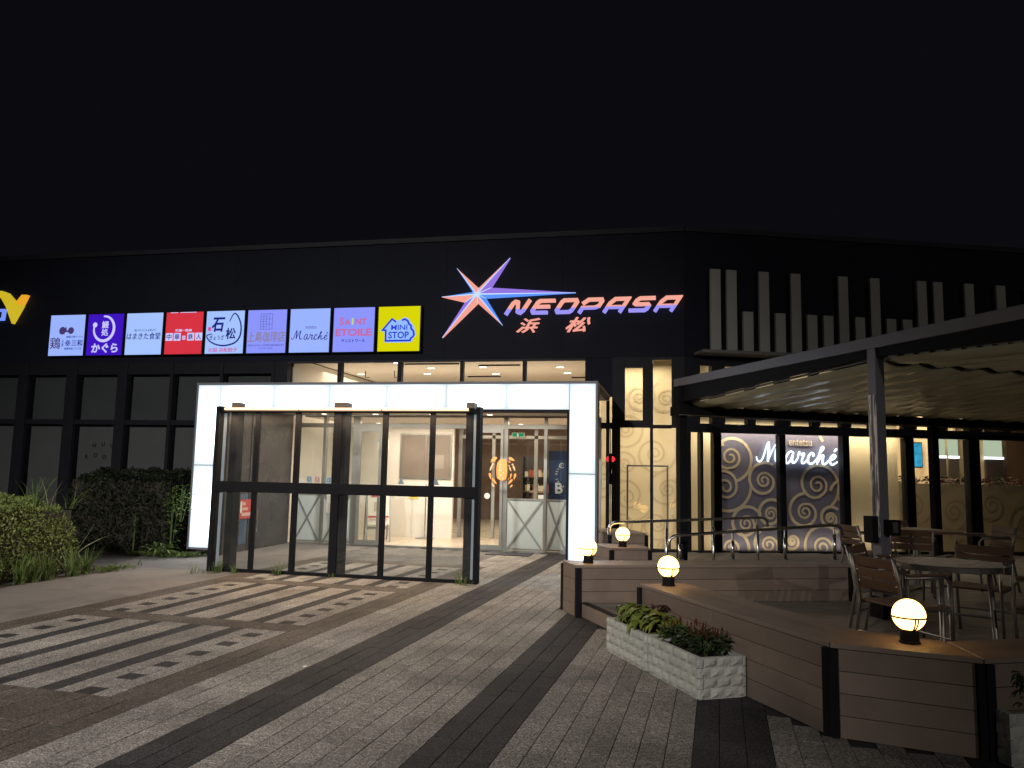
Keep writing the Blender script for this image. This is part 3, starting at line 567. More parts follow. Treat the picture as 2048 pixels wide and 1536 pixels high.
# ---------------------------------------------------------------- glass wind screen in front of the porch
scr = empty('wind_screen', (0, 10.09, 0), 0, 'free-standing black framed glass wind screen before the porch', 'glass screen')
def W_(mb, name, mats, **k): return mb.build(name, mats, scr, **k)
for x0, x1, yy in [(-6.50, -6.44, -.02), (-2.60, -2.545, -.02)]: W_(MB().box(x0, x1, -.07, .09, -.02, 2.345), 'end_post', M['black'], bevel=.004)
for x0, x1 in [(-6.31, -6.20), (-4.70, -4.51), (-2.765, -2.655)]:
    W_(MB().box(x0, x1, .02, .20, -.03, 2.335), 'post', M['black'], bevel=.004); W_(MB().box(x0, x1, .02, .20, 2.336, 2.412), 'post_cap', M['tan'])
for x0, x1 in [(-5.886 - .0, -5.82), (-5.262, -5.185), (-3.947, -3.874), (-3.26, -3.19)]: W_(MB().box(x0, x1, -.03, .018, .045, 2.26), 'mullion', M['black'])
for z0, z1 in [(-.03 + .03, .045), (1.12, 1.27), (2.26, 2.30)]: W_(MB().box(-6.44, -2.60, -.035, .015, z0, z1), 'rail', M['black'], bevel=.003)
bays = [-6.44, -5.886, -5.82, -5.262, -5.185, -4.66, -4.56, -3.947, -3.874, -3.26, -3.19, -2.60]
W_(MB().box(-4.66, -4.56, -.03, .018, .045, 2.26), 'mullion', M['black'])
for i in range(0, 12, 2):
    for z0, z1 in ((.045, 1.12), (1.27, 2.26)): W_(MB().box(bays[i], bays[i + 1], -.012, -.004, z0, z1), 'pane', M['glass_s'])
for x in (-6.42, -2.66):
    W_(MB().box(x, x + .045, .022, .03, .05, 1.12), 'edge_strip', M['pale']); W_(MB().box(x, x + .045, .022, .03, 1.27, 2.25), 'edge_strip', M['pale'])
for a, b in [(-6.36, -5.195), (-5.19, -3.955), (-3.95, -2.70)]:
    t = W_(MB().box(a, b, -.075, -.037, 2.275, 2.30), 'light_channel', M['tan']); MB().tube([(a + .01, -.085, 2.308), (b - .01, -.085, 2.308)], .018, 10).build('light_tube', M['led'], t); lamp('tube_light', 'AREA', ((a + b) / 2, -.11, 2.30), 26, (1, .70, .44), b - a, .04, (R(-35), 0, 0), t)
# stickers on the screen glass
for i, x in enumerate([-3.66, -3.22 + .06]):
    s = MB(); s.prism_xz([(x - .05, 1.285), (x + .05, 1.285), (x, 1.375)], .010, .0115); s.build('glass_sticker', M['bluest'], None, (0, 10.075, 0), label=['pale blue triangle sticker at the foot of an upper screen pane, left one', 'pale blue triangle sticker at the foot of an upper screen pane, right one'][i], cat='sticker', group='triangle stickers on the wind screen')
# ---------------------------------------------------------------- things in and around the lobby
p = MB().box(-7.4175, -7.412, 12.30 + .02, 12.86, .565, .90).build('red_poster', M['redp'], label='square red poster on the dark side wall of the porch', cat='poster')
for z, y0, y1, h in [(.80, 12.40, 12.5, .05), (.71, 12.40, 12.58, .05), (.61, 12.38, 12.78, .06)]: MB().box(-7.4115, -7.4105, y0, y1, z, z + h).build('print', M['pink'], p)
MB().box(-7.4115, -7.4105, 12.33, 12.385, .67, .87).build('print', M['whitep'], p)
stl = ['plain grey square sticker on the lobby glass', 'blue square sticker with a pictogram on the lobby glass', 'pink square sticker with a ringed pictogram on the lobby glass', 'blue-grey oblong sticker on the lobby glass', 'deep blue sticker beside the screen post']
for i, (x, m_, z) in enumerate([(-7.25, 'whitep', 1.20), (-7.05, 'bluest', 1.25), (-6.93 + .05, 'pink', 1.25), (-6.64, 'bluest', 1.24), (-6.45, 'bluep', 1.24)]):
    s = MB().box(x - .06, x + .06, 14.168, 14.17, z - .065, z + .065).build('wall_sticker', M[m_], label=stl[i], cat='sticker', group='row of square stickers on the lobby glass')
    if i in (1, 2, 3): MB().lathe([(.028, 0), (.04, 0)], 16).build('pictogram', M['ink'], s, (x, 14.1665, z)).rotation_euler = (R(90), 0, 0)
t = empty('lobby_notice', (-6.5, 14.16, .8), 0, 'beige no-entry notice with red ring low on the lobby glass', 'notice')
MB().box(-.16, .16, 0, .003, -.2, .2).build('sheet', M['whitep'], t); MB().lathe([(.07, 0), (.082, 0)], 24).build('ring', M['inkred'], t, (0, -.002, .1)).rotation_euler = (R(90), 0, 0)
MB().beam((-.05, -.002, .15), (.05, -.002, .05), .012, .001, (0, 1, 0)).build('bar', M['inkred'], t)
for k in range(4): MB().box(-.13, .13 - .03 * (k % 2), -.001, -.0005, -.03 - .04 * k, -.015 - .04 * k).build('print', M['beige'], t)
for k, (x, z) in enumerate([(-7.36, 1.99), (-7.25, 1.97)]): MB().box(x - .02, x + .02, 16.33, 16.349, z - .09, z + .09).build('wall_switch', M['guardsteel'], label=['grey switch plate high on the white lobby wall', 'grey switch plate with a cable on the white lobby wall'][k], cat='switch')
MB().tube([(-7.25, 16.34, 2.06), (-7.24, 16.34, 2.45)], .006, 6).build('wall_cable', M['guardsteel'], label='thin cable running up the white lobby wall from the switch', cat='cable')
# folding notice board
ab = empty('folding_notice_board', (-6.02, 15.25, .006), R(28), 'white folding notice board with red printing inside the lobby', 'notice board')
for s_, nm in ((-1, 'front_leaf'), (1, 'back_leaf')):
    rot = Matrix.Rotation(s_ * R(-13), 3, 'X')
    f_ = MB(); 
    for x0 in (-.25, .22): f_.beam((x0 + .015, s_ * .26, 0), (x0 + .015, 0, 1.12), .03, .03, (1, 0, 0))
    f_.beam((-.24, s_ * .125, .58), (.24, s_ * .125, .58), .03, .025); f_.beam((-.24, s_ * .2, .26), (.24, s_ * .2, .26), .03, .025)
    f_.build(nm, M['alu'], ab)
    c = Vector((0, s_ * .107 - .018 * (1 if s_ < 0 else -1), .72)); 
    b_ = MB().obox(c, (.44, .01, .78), Matrix.Rotation(s_ * R(13), 3, 'X')).build('sheet', M['whitep'] if s_ < 0 else M['greenp'], ab)
    if s_ < 0:
        for (z, h, wd, m_) in [(1.0, .06, .36, 'inkred'), (.92, .05, .30, 'inkred'), (.70, .2, .18, 'beige'), (.50, .035, .42, 'redp'), (.44, .03, .36, 'pink')]:
            yy = -(.26 * (1 - z / 1.12)) - .044
            MB().obox((0, yy, z), (wd, .003, h), Matrix.Rotation(R(-13), 3, 'X')).build('print', M[m_], ab)
dc = empty('door_reflection', (-5.37, 16.345, 1.78), 0, 'grey-brown glazed display case on the white lobby wall', 'painted reflection')  # dark reflection of the inner door, built as a framed toned panel
MB().box(-.60, .60, -.02, 0, -.50, -.46).box(-.60, .60, -.02, 0, .46, .50).box(-.60, -.56, -.02, 0, -.46, .46).box(.56, .60, -.02, 0, -.46, .46).build('frame', M['guardsteel'], dc)
MB().box(-.56, .56, -.006, 0, -.46, .46).build('reflection_board', M['reflection_tone'], dc); MB().box(-.015, .015, -.018, -.006, -.46, .46).build('mullion', M['guardsteel'], dc)
for k, (x, z, wd, ht, mm) in enumerate([(.30, -.12, .24, .30, 'reflection_pale')]): MB().box(x - wd / 2, x + wd / 2, -.009, -.0065, z - ht / 2, z + ht / 2).build('sheet', M[mm], dc)
st = empty('notice_stand', (-5.28, 16.15, .006), 0, 'slim metal floor stand with a clip against the white lobby wall', 'stand')
MB().tube([(0, 0, .02), (0, 0, 1.15)], .014, 8).build('pole', M['steel'], st); MB().lathe([(0, .03), (.02, .03), (.2, .012), (.2, 0), (0, 0)], 24).build('base', M['guardsteel'], st); MB().box(-.02, .12, -.02, .02, 1.02, 1.05).build('clip', M['steel'], st)
yn = empty('yellow_notice', (-5.62, 16.34, .93), 0, 'small yellow notice on the white lobby wall', 'notice'); MB().box(-.11, .11, 0, .004, -.09, .09).build('sheet', M['yellowp'], yn)
for k in range(3): MB().box(-.08, .08, -.002, -.001, -.05 + .04 * k, -.035 + .04 * k).build('print', M['ink'], yn)
cs = empty('cyan_display', (-6.1, 15.6, 2.06), 0, 'small white box sign with a bright cyan strip in the lobby', 'box sign'); MB().box(-.11, .11, 0, .06, -.14, .05).build('case', M['whitep'], cs); MB().box(-.1, .1, -.004, -.001, -.0, .045).build('screen', M['cyan'], cs)
es = empty('exit_sign', (-3.35, 16.6, 2.28), 0, 'small green lit exit sign over the inner doors', 'exit sign'); MB().box(-.14, .14, 0, .04, -.05, .05).build('case', M['whitep'], es); MB().box(-.13, .13, -.004, -.001, -.042, .042).build('panel', M['exit'], es)
MB().box(-.02, .01, -.006, -.005, -.03, .03).build('figure', M['whitep'], es)
# food stickers on the doors
def food(loc, lab):
    t = empty('food_sticker', loc, 0, lab, 'sticker', 'orange food stickers on the doors')
    MB().prism_xz([(.09 * math.copysign(abs(math.cos(a)) ** .5, math.cos(a)), .20 * math.copysign(abs(math.sin(a)) ** .7, math.sin(a))) for a in [2 * math.pi * k / 20 for k in range(20)]], 0, .002).build('loaf', M['orange'], t)
    mb = MB(); mb2 = MB()
    for s_ in (-1, 1):
        for (x, z, a, l, wd, which) in [(.17, .20, .8, .13, .05, 0), (.22, .03, 1.9, .11, .03, 1), (.235, -.12, 2.1, .12, .04, 0), (.15, -.22, 2.6, .13, .04, 0), (.17, -.30, 2.6, .07, .025, 1), (.19, .10, 0, .035, .035, 1)]:
            a = math.atan2(z, x) + math.pi / 2 + .25; pts = []
            for k in range(12):
                an = 2 * math.pi * k / 12; u, v = l * .5 * math.cos(an) + 0, wd * .5 * math.sin(an) * (1 + .5 * math.cos(an)); pts.append((s_ * (x + u * math.cos(a) - v * math.sin(a)), z + u * math.sin(a) + v * math.cos(a)))
            (mb2 if which else mb).prism_xz(pts if s_ > 0 else pts[::-1], -.001, .001)
    mb.build('leaf_print', M['orange'], t); mb2.build('leaf_print', M['peach'], t)
    for q in range(7): MB().disc((random.uniform(-.06, .06), -.001 - .0003 * q, -.15 + .05 * q), random.uniform(.012, .028), 7).build('print', M['peach'], t)
food((-3.13, 14.105, 1.51), 'orange food sticker on the outer door edge'); food((-3.72, 16.55, 1.50), 'orange food sticker seen past the screen post')
ds = empty('door_sticker', (-3.42, 14.125, 1.02), 0, 'round white sticker low on the door leaf', 'sticker'); MB().lathe([(0, 0), (.055, 0)], 20).build('disc', M['whitep'], ds).rotation_euler = (R(90), 0, 0); MB().lathe([(.03, -.002), (.04, -.002)], 16).build('ring', M['bluep'], ds).rotation_euler = (R(90), 0, 0)
ts = empty('warning_sticker', (-3.62, 14.15, 1.27), 0, 'white warning triangle sticker under the food sticker', 'sticker'); MB().prism_xz([(-.05, -.03), (.05, -.03), (0, .06)], 0, .002).build('triangle', M['whitep'], ts); MB().box(-.05, .05, 0, .002, -.085, -.055).build('strip', M['whitep'], ts)
# navy coffee banner
cbn = empty('coffee_banner', (-1.99, 14.30, 1.41), 0, 'navy banner with white coffee lettering behind the porch glass', 'banner')
MB().box(-.30, .32, 0, .01, -.47, .47).build('sheet', M['bluep'], cbn)
text('lettering', 'C', M['whitep'], cbn, -.06, .20, ht=.10); text('lettering', 'B', M['whitep'], cbn, -.10, -.22, ht=.20, bold=.03)
for k, ch in enumerate('COFFEE STORE'):
    if ch != ' ': an = R(118 + 11.5 * k); text('lettering', ch, M['whitep'], cbn, .08 + .235 * math.cos(an), .02 + .235 * math.sin(an), ht=.042, rot=an + R(90))
MB().lathe([(0, -.004), (.15, -.004)], 24).build('emblem', M['whitep'], cbn, (.08, 0, .02)).rotation_euler = (R(90), 0, 0)
MB().prism_xz([(-.05, -.06), (.12, -.07), (.13, .02), (.06, .05), (0, .0)], -.007, -.005).build('emblem_print', M['bluep'], cbn, (.08, 0, .02))
MB().box(-2.46, -2.33, 14.18, 14.19, .99, 1.06).build('white_card', M['whitep'], label='small white card at the foot of the porch window', cat='card')
# shop shelves and counter seen through the doors
for i, (x, y) in enumerate([(-3.6, 21.5), (-2.2, 21.5), (-.8, 21.5)]):
    sh = empty('shop_shelf', (x, y, .005), 0, ['dark shop shelf with goods seen through the open door', 'dark shop shelf with goods behind the middle lobby glass', 'dark shop shelf with goods behind the navy banner'][i], 'shelf', 'shelves at the back of the shop')
    MB().box(-.6, .6, .3, .34, 0, 1.9).box(-.62, -.58, 0, .34, 0, 1.9).box(.58, .62, 0, .34, 0, 1.9).build('frame', M['shelf'], sh)
    for z in (.1, .5, .9, 1.3): MB().box(-.58, .58, 0, .3, z, z + .03).build('shelf_board', M['shelf'], sh)
    for k, mm in enumerate(M['goods']):
        mb = MB()
        for z in (.13, .53, .93, 1.33):
            for q in range(4): x0 = random.uniform(-.55, .45); mb.box(x0, x0 + random.uniform(.06, .12), .04 + .05 * k, .07 + .05 * k, z, z + random.uniform(.1, .24))
        tag(mb.build('goods', mm, sh), kind='stuff')
ct = empty('shop_counter', (-2.6, 19.2, .005), 0, 'low brown shop counter in front of the shelves', 'counter'); MB().box(-.9, .9, 0, .6, 0, .95).build('body', M['brown'], ct); MB().box(-.95, .95, -.05, .65, .951, 1.0).build('top', M['goods'][4], ct)
for k in range(6): MB().box(-.8 + .27 * k, -.62 + .27 * k, .1, .3, 1.002, 1.12 + .05 * (k % 3)).build('box', M['goods'][k % 5], None, (-2.6, 19.2, .005), label='small packaged box on the brown counter, ' + ['first', 'second', 'third', 'fourth', 'fifth', 'sixth'][k] + ' from the left end', cat='box', group='boxes on the shop counter')
MB().box(-3.3, -2.5, 13.55, 14.05, .001, .012).build('door_mat', M['redp'] if False else M['ink'], label='dark flat mat at the foot of the doors', cat='mat')
MB().box(-3.75, -3.2, 18.0, 18.9, .006, .02).build('red_mat', M['redp'], label='red mat on the shop floor beyond the doors', cat='mat')
# red alarm lamp on a thin pole
al = empty('alarm_lamp', (-1.055, 13.2, 0), 0, 'red glowing alarm lamp on a thin pole beside the porch', 'alarm lamp')
MB().tube([(0, 0, 0), (0, 0, 2.25)], .006, 6).build('pole', M['black'], al); MB().lathe([(0, 0), (.05, .0), (.075, .03), (.075, .06), (.05, .09), (0, .09)], 16).build('lens', M['redl'], al, (0, .02, 1.68)); MB().tube([(0, -.06, 1.82), (0, -.06, 1.6), (0, -.05, 1.5), (0, -.05, 1.36), (0, -.05, 1.30)], [.03, .03, .022, .045, .03], 10).build('handset', M['black'], al)
# thin frame behind the corner glass
fr = empty('thin_frame_stand', (-.478, 14.5, .006), 0, 'thin dark upright frame standing behind the corner window', 'frame stand')
for x in (-.364, .364): MB().box(x - .016, x + .016, -.012, .012, 0, 1.61).build('leg', M['greymetal'], fr)
MB().box(-.38, .38, -.012, .012, 1.612, 1.642).build('top_rail', M['greymetal'], fr)
# flowers along the counter wall
ORD = ['first', 'second', 'third', 'fourth', 'fifth', 'sixth', 'seventh', 'eighth', 'ninth', 'tenth', 'eleventh', 'twelfth', 'thirteenth', 'fourteenth', 'fifteenth', 'sixteenth']
for i in range(16):
    s = 4.6 + .27 * i; kind = i % 3; mb = MB()
    for k in range(44):
        c = Vector((random.gauss(0, .08), random.gauss(0, .05), abs(random.gauss(.06, .04)))); a = random.uniform(0, 6.3); d = Vector((math.cos(a), math.sin(a), random.uniform(-.2, .6))) * .075; n = Vector((-math.sin(a), math.cos(a), .3)) * .03
        mb.add([c, c + d * .5 + n, c + d, c + d * .5 - n], [(0, 1, 2, 3)])
    mb.build('potted_flower', M['leaf_p'] if kind == 0 else M['petal'], None, BW(s, 1.02, 1.40), label=('low green foliage plant' if kind == 0 else 'red flowering plant') + ' on the swirl-printed counter wall, ' + ORD[i] + ' from its window pier', cat='plant', group='green plants on the counter wall' if kind == 0 else 'red plants on the counter wall')
# ---------------------------------------------------------------- neon shop name behind the angled front
MST = {'M': [([(310, 520), (325, 580), (375, 605), (430, 550), (485, 400), (525, 290), (552, 245)], 24), ([(552, 245), (550, 420), (528, 605)], 40), ([(528, 605), (580, 480), (660, 330), (722, 262)], 22), ([(722, 262), (690, 420), (683, 560), (722, 612), (775, 575)], 38)],
       'a': [([(1018, 425), (985, 412), (930, 440), (880, 530), (872, 605), (915, 625), (975, 560), (1025, 440)], 30), ([(1030, 425), (1000, 540), (1010, 610), (1060, 600), (1115, 520)], 32)],
       'r': [([(1115, 520), (1135, 430), (1150, 425), (1185, 465), (1238, 440), (1195, 555), (1195, 620), (1250, 605), (1305, 540)], 30)],
       'c': [([(1412, 495), (1425, 455), (1385, 430), (1325, 490), (1310, 585), (1350, 630), (1420, 605), (1485, 540)], 32)],
       'h': [([(1485, 540), (1560, 420), (1615, 350), (1605, 312), (1575, 350), (1525, 480), (1485, 635)], 30), ([(1500, 600), (1560, 500), (1610, 470), (1600, 545), (1595, 610), (1645, 628), (1715, 565)], 32)],
       'e': [([(1715, 565), (1800, 540), (1850, 490), (1825, 455), (1765, 500), (1742, 590), (1790, 640), (1885, 585)], 30), ([(1832, 395), (1880, 345)], 34)]}
def script_name(parent, mat, x0, z0, k, name='letter', depth=.012, y=0, wk=1.0):
    for ch, sts in MST.items():
        mb = MB()
        for j, (p, wd) in enumerate(sts):
            P = smooth_path([((a - 1090) * k + x0, y - .0007 * j, (440 - b) * k + z0) for a, b in p], 5)
            n = len(P); rr = [wd * k * .5 * wk * (.75 + .25 * math.sin(math.pi * i / (n - 1))) for i in range(n)]
            mb.tube(P, rr, 8)
        o = mb.build(name, mat, parent, smooth=True)
ne = empty('neon_name_sign', BW(2.325, .30, 1.925), TB, 'white glowing script shop name on the dark purple swirl wall', 'neon sign')
script_name(ne, M['neon'], -.045, 0, 1.63 / 1600, wk=1.2)
sm = text('entetsu_sign', 'entetsu', M['spiral'], None, 0, 0, wd=.45, ht=.115, thick=.012); sm.name = 'raised_lettering'
sm.location = BW(2.375, .335, 2.12); sm.rotation_euler = (0, 0, TB); tag(sm, 'small beige raised lettering above the white script neon', 'lettering')
# ---------------------------------------------------------------- lit shop signs on the straight front
BLW = em('sign_pale_blue', S(155, 180, 255), 1.0, .10, 1.2, True); BLW2 = em('sign_lilac', S(140, 150, 252), 1.0, .10, 1.2, True); BLW3 = em('sign_blue_white', S(165, 195, 255), 1.0, .10, 1.2, True)
SPU = em('sign_purple', S(62, 22, 190), 1.0, .12, 1.5, True); SRD = em('sign_red', S(214, 52, 66), 1.0, .08, 1.5, True); SYE = em('sign_yellow', S(218, 214, 8), 1.0, .06, 1.5, True)
TNV = em('sign_navy_ink', S(28, 34, 128), 1); TBL = em('sign_blue_ink', S(38, 62, 215), 1); TBR = em('sign_brown_ink', S(70, 55, 110), 1); TGY = em('sign_grey_ink', S(96, 98, 180), 1); TKH = em('sign_khaki_ink', S(140, 128, 140), 1)
TRD = em('sign_red_ink', S(205, 80, 150), 1); TWH = em('sign_white_ink', S(205, 205, 255), 1); TRS = em('sign_rose_ink', S(196, 110, 170), 1); TLB = em('sign_house_blue', S(150, 190, 255), 1); TYG = em('sign_yellow_ink', S(190, 220, 120), 1)
def shop_sign(i, bgm, label):
    s = empty('shop_sign', (-12.73 + .9387 * i, 14.06, 4.196), 0, label, 'shop sign', 'row of lit square shop signs')
    MB().box(-.455, .455, -.09, .035, -.455, .455).build('case', M['black'], s, bevel=.004)
    MB().box(-.426, .426, -.100, -.0905, -.44, .44).build('face', bgm, s); return s
Y0 = -.101
s = shop_sign(0, BLW, 'lit pale blue sign with a brown gourd emblem and poultry characters')
g_ = MB(); g_.disc((-.02 - .09, Y0 - .002, .10), .085, 18); g_.disc((.10, Y0 - .002, .10), .075, 18); g_.poly([(-.10, Y0 - .0025, .07), (.10, Y0 - .0025, .07), (.10, Y0 - .0025, .13), (.0, Y0 - .0025, .10), (-.03, Y0 - .0025, .20), (-.06, Y0 - .0025, .12)]); g_.build('emblem', TBR, s)
text('lettering', '鶏', TBR, s, -.27, -.17, wd=.26, ht=.25, y=Y0, bold=.008); text('lettering', '三和', TNV, s, .27, -.17, wd=.27, ht=.13, y=Y0, bold=.012)
hx = MB()
for k in range(7):
    a = k * math.pi / 3; c = (.045 + (.045 * math.cos(a) if k < 6 else 0), -.17 + (.045 * math.sin(a) if k < 6 else 0)); hx.ribbon([(c[0] + .02 * math.cos(q * math.pi / 3), c[1] + .02 * math.sin(q * math.pi / 3)) for q in range(7)], .009, Y0 - .003, Y0)
hx.build('crest', TNV, s)
text('lettering', '純鶏名古屋コーチン', TNV, s, .20, -.035, wd=.40, ht=.045, y=Y0); text('lettering', '創業明治三十三年', TNV, s, .18, -.29, wd=.42, ht=.05, y=Y0)
text('lettering', '元\n祖', TNV, s, -.085, -.17, wd=.045, ht=.15, y=Y0)
def brush(parent, mat, pts, wd, n=8):
    P = smooth_path([(a, b) for a, b in pts], n); m = len(P)
    return MB().ribbon([(p.x, p.y) for p in P], [wd * (.35 + .9 * abs(math.sin(.4 + 2.4 * i / m))) if hasattr(wd, '__add__') else wd for i in range(m)], Y0 - .003, Y0).build('brush_ring', mat, parent)
s = shop_sign(1, SPU, 'lit deep purple sign with a white brush ring and kana below')
brush(s, TWH, [(-.03 + .245 * math.cos(a), .13 + .265 * math.sin(a)) for a in [R(95 - 26 * k) for k in range(12)]], .05)
MB().disc((-.25, Y0 - .004, .21), .055, 14).build('brush_blot', TWH, s)
text('lettering', '鰻\n処', TWH, s, 0, .13, wd=.17, ht=.32, y=Y0, bold=.015); text('lettering', 'かぐら', TWH, s, .02, -.29, wd=.64, ht=.21, y=Y0, bold=.03)
s = shop_sign(2, BLW3, 'lit pale sign with one plain line of navy brush characters')
text('lettering', '肉つけうどん＆丼ぶり', TNV, s, .03, .075, wd=.50, ht=.052, y=Y0); text('lettering', 'はまきた食堂', TNV, s, 0, -.05, wd=.80, ht=.145, y=Y0, shear=.1, bold=.006)
s = shop_sign(3, SRD, 'lit red sign with four white character tiles')
for x, ch in [(-.33, '中'), (-.145, '華'), (.17, '鉄'), (.355, '人')]:
    MB().box(x - .08, x + .08, Y0 - .003, Y0, -.16, -.0).build('tile', TWH, s); text('lettering', ch, TNV, s, x, -.08, wd=.115, ht=.12, y=Y0 - .004, bold=.01)
MB().box(-.025, .045, Y0 - .003, Y0, -.14, -.06).build('tile', TWH, s); text('lettering', 'の', SRD, s, .01, -.10, wd=.05, ht=.05, y=Y0 - .004)
text('lettering', '陳建一監修', TWH, s, 0, .055, wd=.38, ht=.055, y=Y0, bold=.02)
for a, b in [(-.33, -.16), (-.1, .27)]: MB().box(a, b, Y0 - .003, Y0, .425, .438).build('top_print', TWH, s)
s = shop_sign(4, BLW3, 'lit pale blue sign with big navy characters inside a brush outline')
text('lettering', '石', TNV, s, -.15, .16, wd=.30, ht=.30, y=Y0, shear=.15, bold=.03); text('lettering', '松', TNV, s, .14, -.03, wd=.23, ht=.23, y=Y0, bold=.02); text('lettering', 'ぎょうざ', TNV, s, -.17, -.11, wd=.33, ht=.10, y=Y0, bold=.01)
brush(s, TNV, [(.10, .22), (.19, .38), (.28, .33), (.36, .15), (.36, -.06), (.26, -.21), (.05, -.275), (-.15, -.26), (-.33, -.18), (-.40, -.07), (-.28, -.03)], .026, 5)
text('lettering', '元祖 浜松餃子', TRD, s, -.02, -.365, wd=.66, ht=.09, y=Y0, bold=.01); MB().box(-.375, -.31, Y0 - .003, Y0, .03, .11).build('seal', TRD, s)
s = shop_sign(5, BLW2, 'lit lilac sign with a thin grid emblem over khaki coffee-shop characters')
gr = MB(); a, b, c, d = -.14, .12, .04, .36
for q in range(5): gr.beam((a + (b - a) * q / 4, Y0 - .0015, c), (a + (b - a) * q / 4, Y0 - .0015, d), .008, .003, (0, 1, 0))
gr.build('emblem', TGY, s); gr = MB()
for q in range(7): gr.beam((a, Y0 - .0035, c + (d - c) * q / 6), (b if q % 2 == 0 else 0, Y0 - .0035, c + (d - c) * q / 6), .008, .003, (0, 1, 0))
gr.build('emblem', TGY, s)
text('lettering', '上島珈琲店', TKH, s, 0, -.11, wd=.84, ht=.22, y=Y0, shear=.12, bold=.008); text('lettering', 'PRECIOUS COFFEE MOMENTS', TGY, s, 0, -.285, wd=.80, ht=.038, y=Y0, bold=.01); text('lettering', 'EST.1933 KOBE', TGY, s, 0, -.345, wd=.30, ht=.03, y=Y0)
s = shop_sign(6, BLW, 'lit pale blue sign with navy script lettering')
script_name(s, TNV, .0, -.09, .80 / 1600, 'lettering', y=Y0 - .002, wk=1.05); text('lettering', 'entetsu', TGY, s, .03, .065, wd=.23, ht=.06, y=Y0)
s = shop_sign(7, BLW2, 'lit lilac sign with rose capital lettering in two lines')
text('lettering', 'S', TRS, s, -.255, .17, ht=.155, y=Y0, bold=.035); text('lettering', 'A', TRS, s, -.135, .15, ht=.125, y=Y0, bold=.035); MB().box(-.045, -.01, Y0 - .003, Y0, .10, .23).build('lettering', TYG, s); text('lettering', 'NT', TRS, s, .15, .155, wd=.24, ht=.125, y=Y0, bold=.035)
text('lettering', 'ETOILE', TRS, s, 0, -.055, wd=.76, ht=.15, y=Y0, bold=.04); text('lettering', 'サンエトワール', TNV, s, 0, -.22, wd=.50, ht=.065, y=Y0, bold=.01)
s = shop_sign(8, SYE, 'lit yellow sign with a blue house outline and rounded lettering')
H = [(-.37, -.02), (-.30, .03), (-.15, .22), (-.06, .16), (.02, .17), (.10, .22), (.19, .20), (.24, .12), (.31, .05), (.33, -.05), (.36, -.12), (.30, -.19), (.27, -.27), (-.28, -.27), (-.29, -.05), (-.37, -.05)]
MB().prism_xz(H, Y0 - .002, Y0).build('house_face', TLB, s)
def outline(parent, mat, pts, wd, y): MB().ribbon(pts, wd, y - .002, y).build('house_outline', mat, parent)
outline(s, TBL, [(-.06, .135), (-.145, .195), (-.33, -.02), (-.265, -.03), (-.265, -.235), (.24, -.235), (.25, -.19), (.29, -.17), (.315, -.12), (.30, -.05), (.25, .0), (.25, .05), (.20, .10), (.18, .15), (.12, .185), (.06, .165)], .035, Y0 - .0025)
text('lettering', 'MINI', TBL, s, .01, .025, wd=.33, ht=.10, y=Y0 - .003, bold=.012); text('lettering', 'STOP', TBL, s, .0, -.125, wd=.42, ht=.135, y=Y0 - .003, bold=.02)
# ---------------------------------------------------------------- star emblem, big letters, place name
COR = em('emblem_coral', S(248, 165, 150), 1); BLU = em('emblem_blue', S(95, 150, 255), 1); VIO = em('emblem_violet', S(150, 118, 225), 1); RID = em('emblem_ridge', S(190, 215, 255), 1.15)
star = empty('star_emblem', (-3.669, 14.04, 4.832), 0, 'large lit six-pointed star emblem with one long ray on the dark cladding', 'emblem')
C_ = (-3.669, 4.832); T_ = [(-4.101, 5.376), (-3.054, 5.546), (-1.784, 4.83), (-3.175, 4.236), (-4.359, 4.019), (-4.392, 4.821)]; I_ = [(-3.776, 4.9), (-3.66, 4.974), (-3.411, 4.975), (-3.511, 4.771), (-3.671, 4.677), (-3.924, 4.701)]
cols = [(BLU, COR), (COR, VIO), (VIO, BLU), (BLU, COR), (COR, VIO), (COR, BLU)]
L3 = lambda p, y: (p[0] - C_[0], y, p[1] - C_[1])
for k, T in enumerate(T_):
    a, b = I_[k], I_[(k + 1) % 6]
    for (q, m_) in ((a, cols[k][0]), (b, cols[k][1])):
        v = [L3(C_, -.10), L3(T, 0), L3(q, 0)]; bk = [L3(C_, .055), L3(T, .055), L3(q, .055)]
        MB().add(v + bk, [(0, 1, 2), (3, 5, 4), (1, 0, 3, 4), (2, 1, 4, 5), (0, 2, 5, 3)]).build('facet', m_, star)
    MB().tube([L3(C_, -.104), L3(T, -.002)], [.014, .004], 6).build('ridge', RID, star)
    MB().tube([L3(C_, -.10), L3(a, -.004)], [.012, .006], 6).build('ridge', RID, star)
def two_tone(name, c1, c2, z):
    m, nt, N, L = new_mat(name); N.remove(N['Principled BSDF']); e = N.new('ShaderNodeEmission'); tc = N.new('ShaderNodeTexCoord'); sp = N.new('ShaderNodeSeparateXYZ'); L.new(tc.outputs['Object'], sp.inputs[0])
    mr = N.new('ShaderNodeMapRange'); mr.inputs[1].default_value = z - .012; mr.inputs[2].default_value = z + .012; L.new(sp.outputs[2], mr.inputs[0]); mx = N.new('ShaderNodeMix'); mx.data_type = 'RGBA'
    L.new(mr.outputs[0], mx.inputs['Factor']); mx.inputs['A'].default_value = (*c2, 1); mx.inputs['B'].default_value = (*c1, 1); L.new(mx.outputs['Result'], e.inputs[0]); L.new(e.outputs[0], N['Material Output'].inputs[0]); return m
TT = two_tone('letter_coral_violet', S(250, 170, 152), S(158, 150, 248), .105)
logo = empty('name_lettering', (-3.148, 14.05, 4.437), 0, 'large slanted coral and violet lit lettering to the right of the star', 'lettering')
hh = .282; ww = .345; sl = .66
def sh(p): return (p[0] + sl * p[1], p[1])
t_ = .058; h2 = t_ / 2
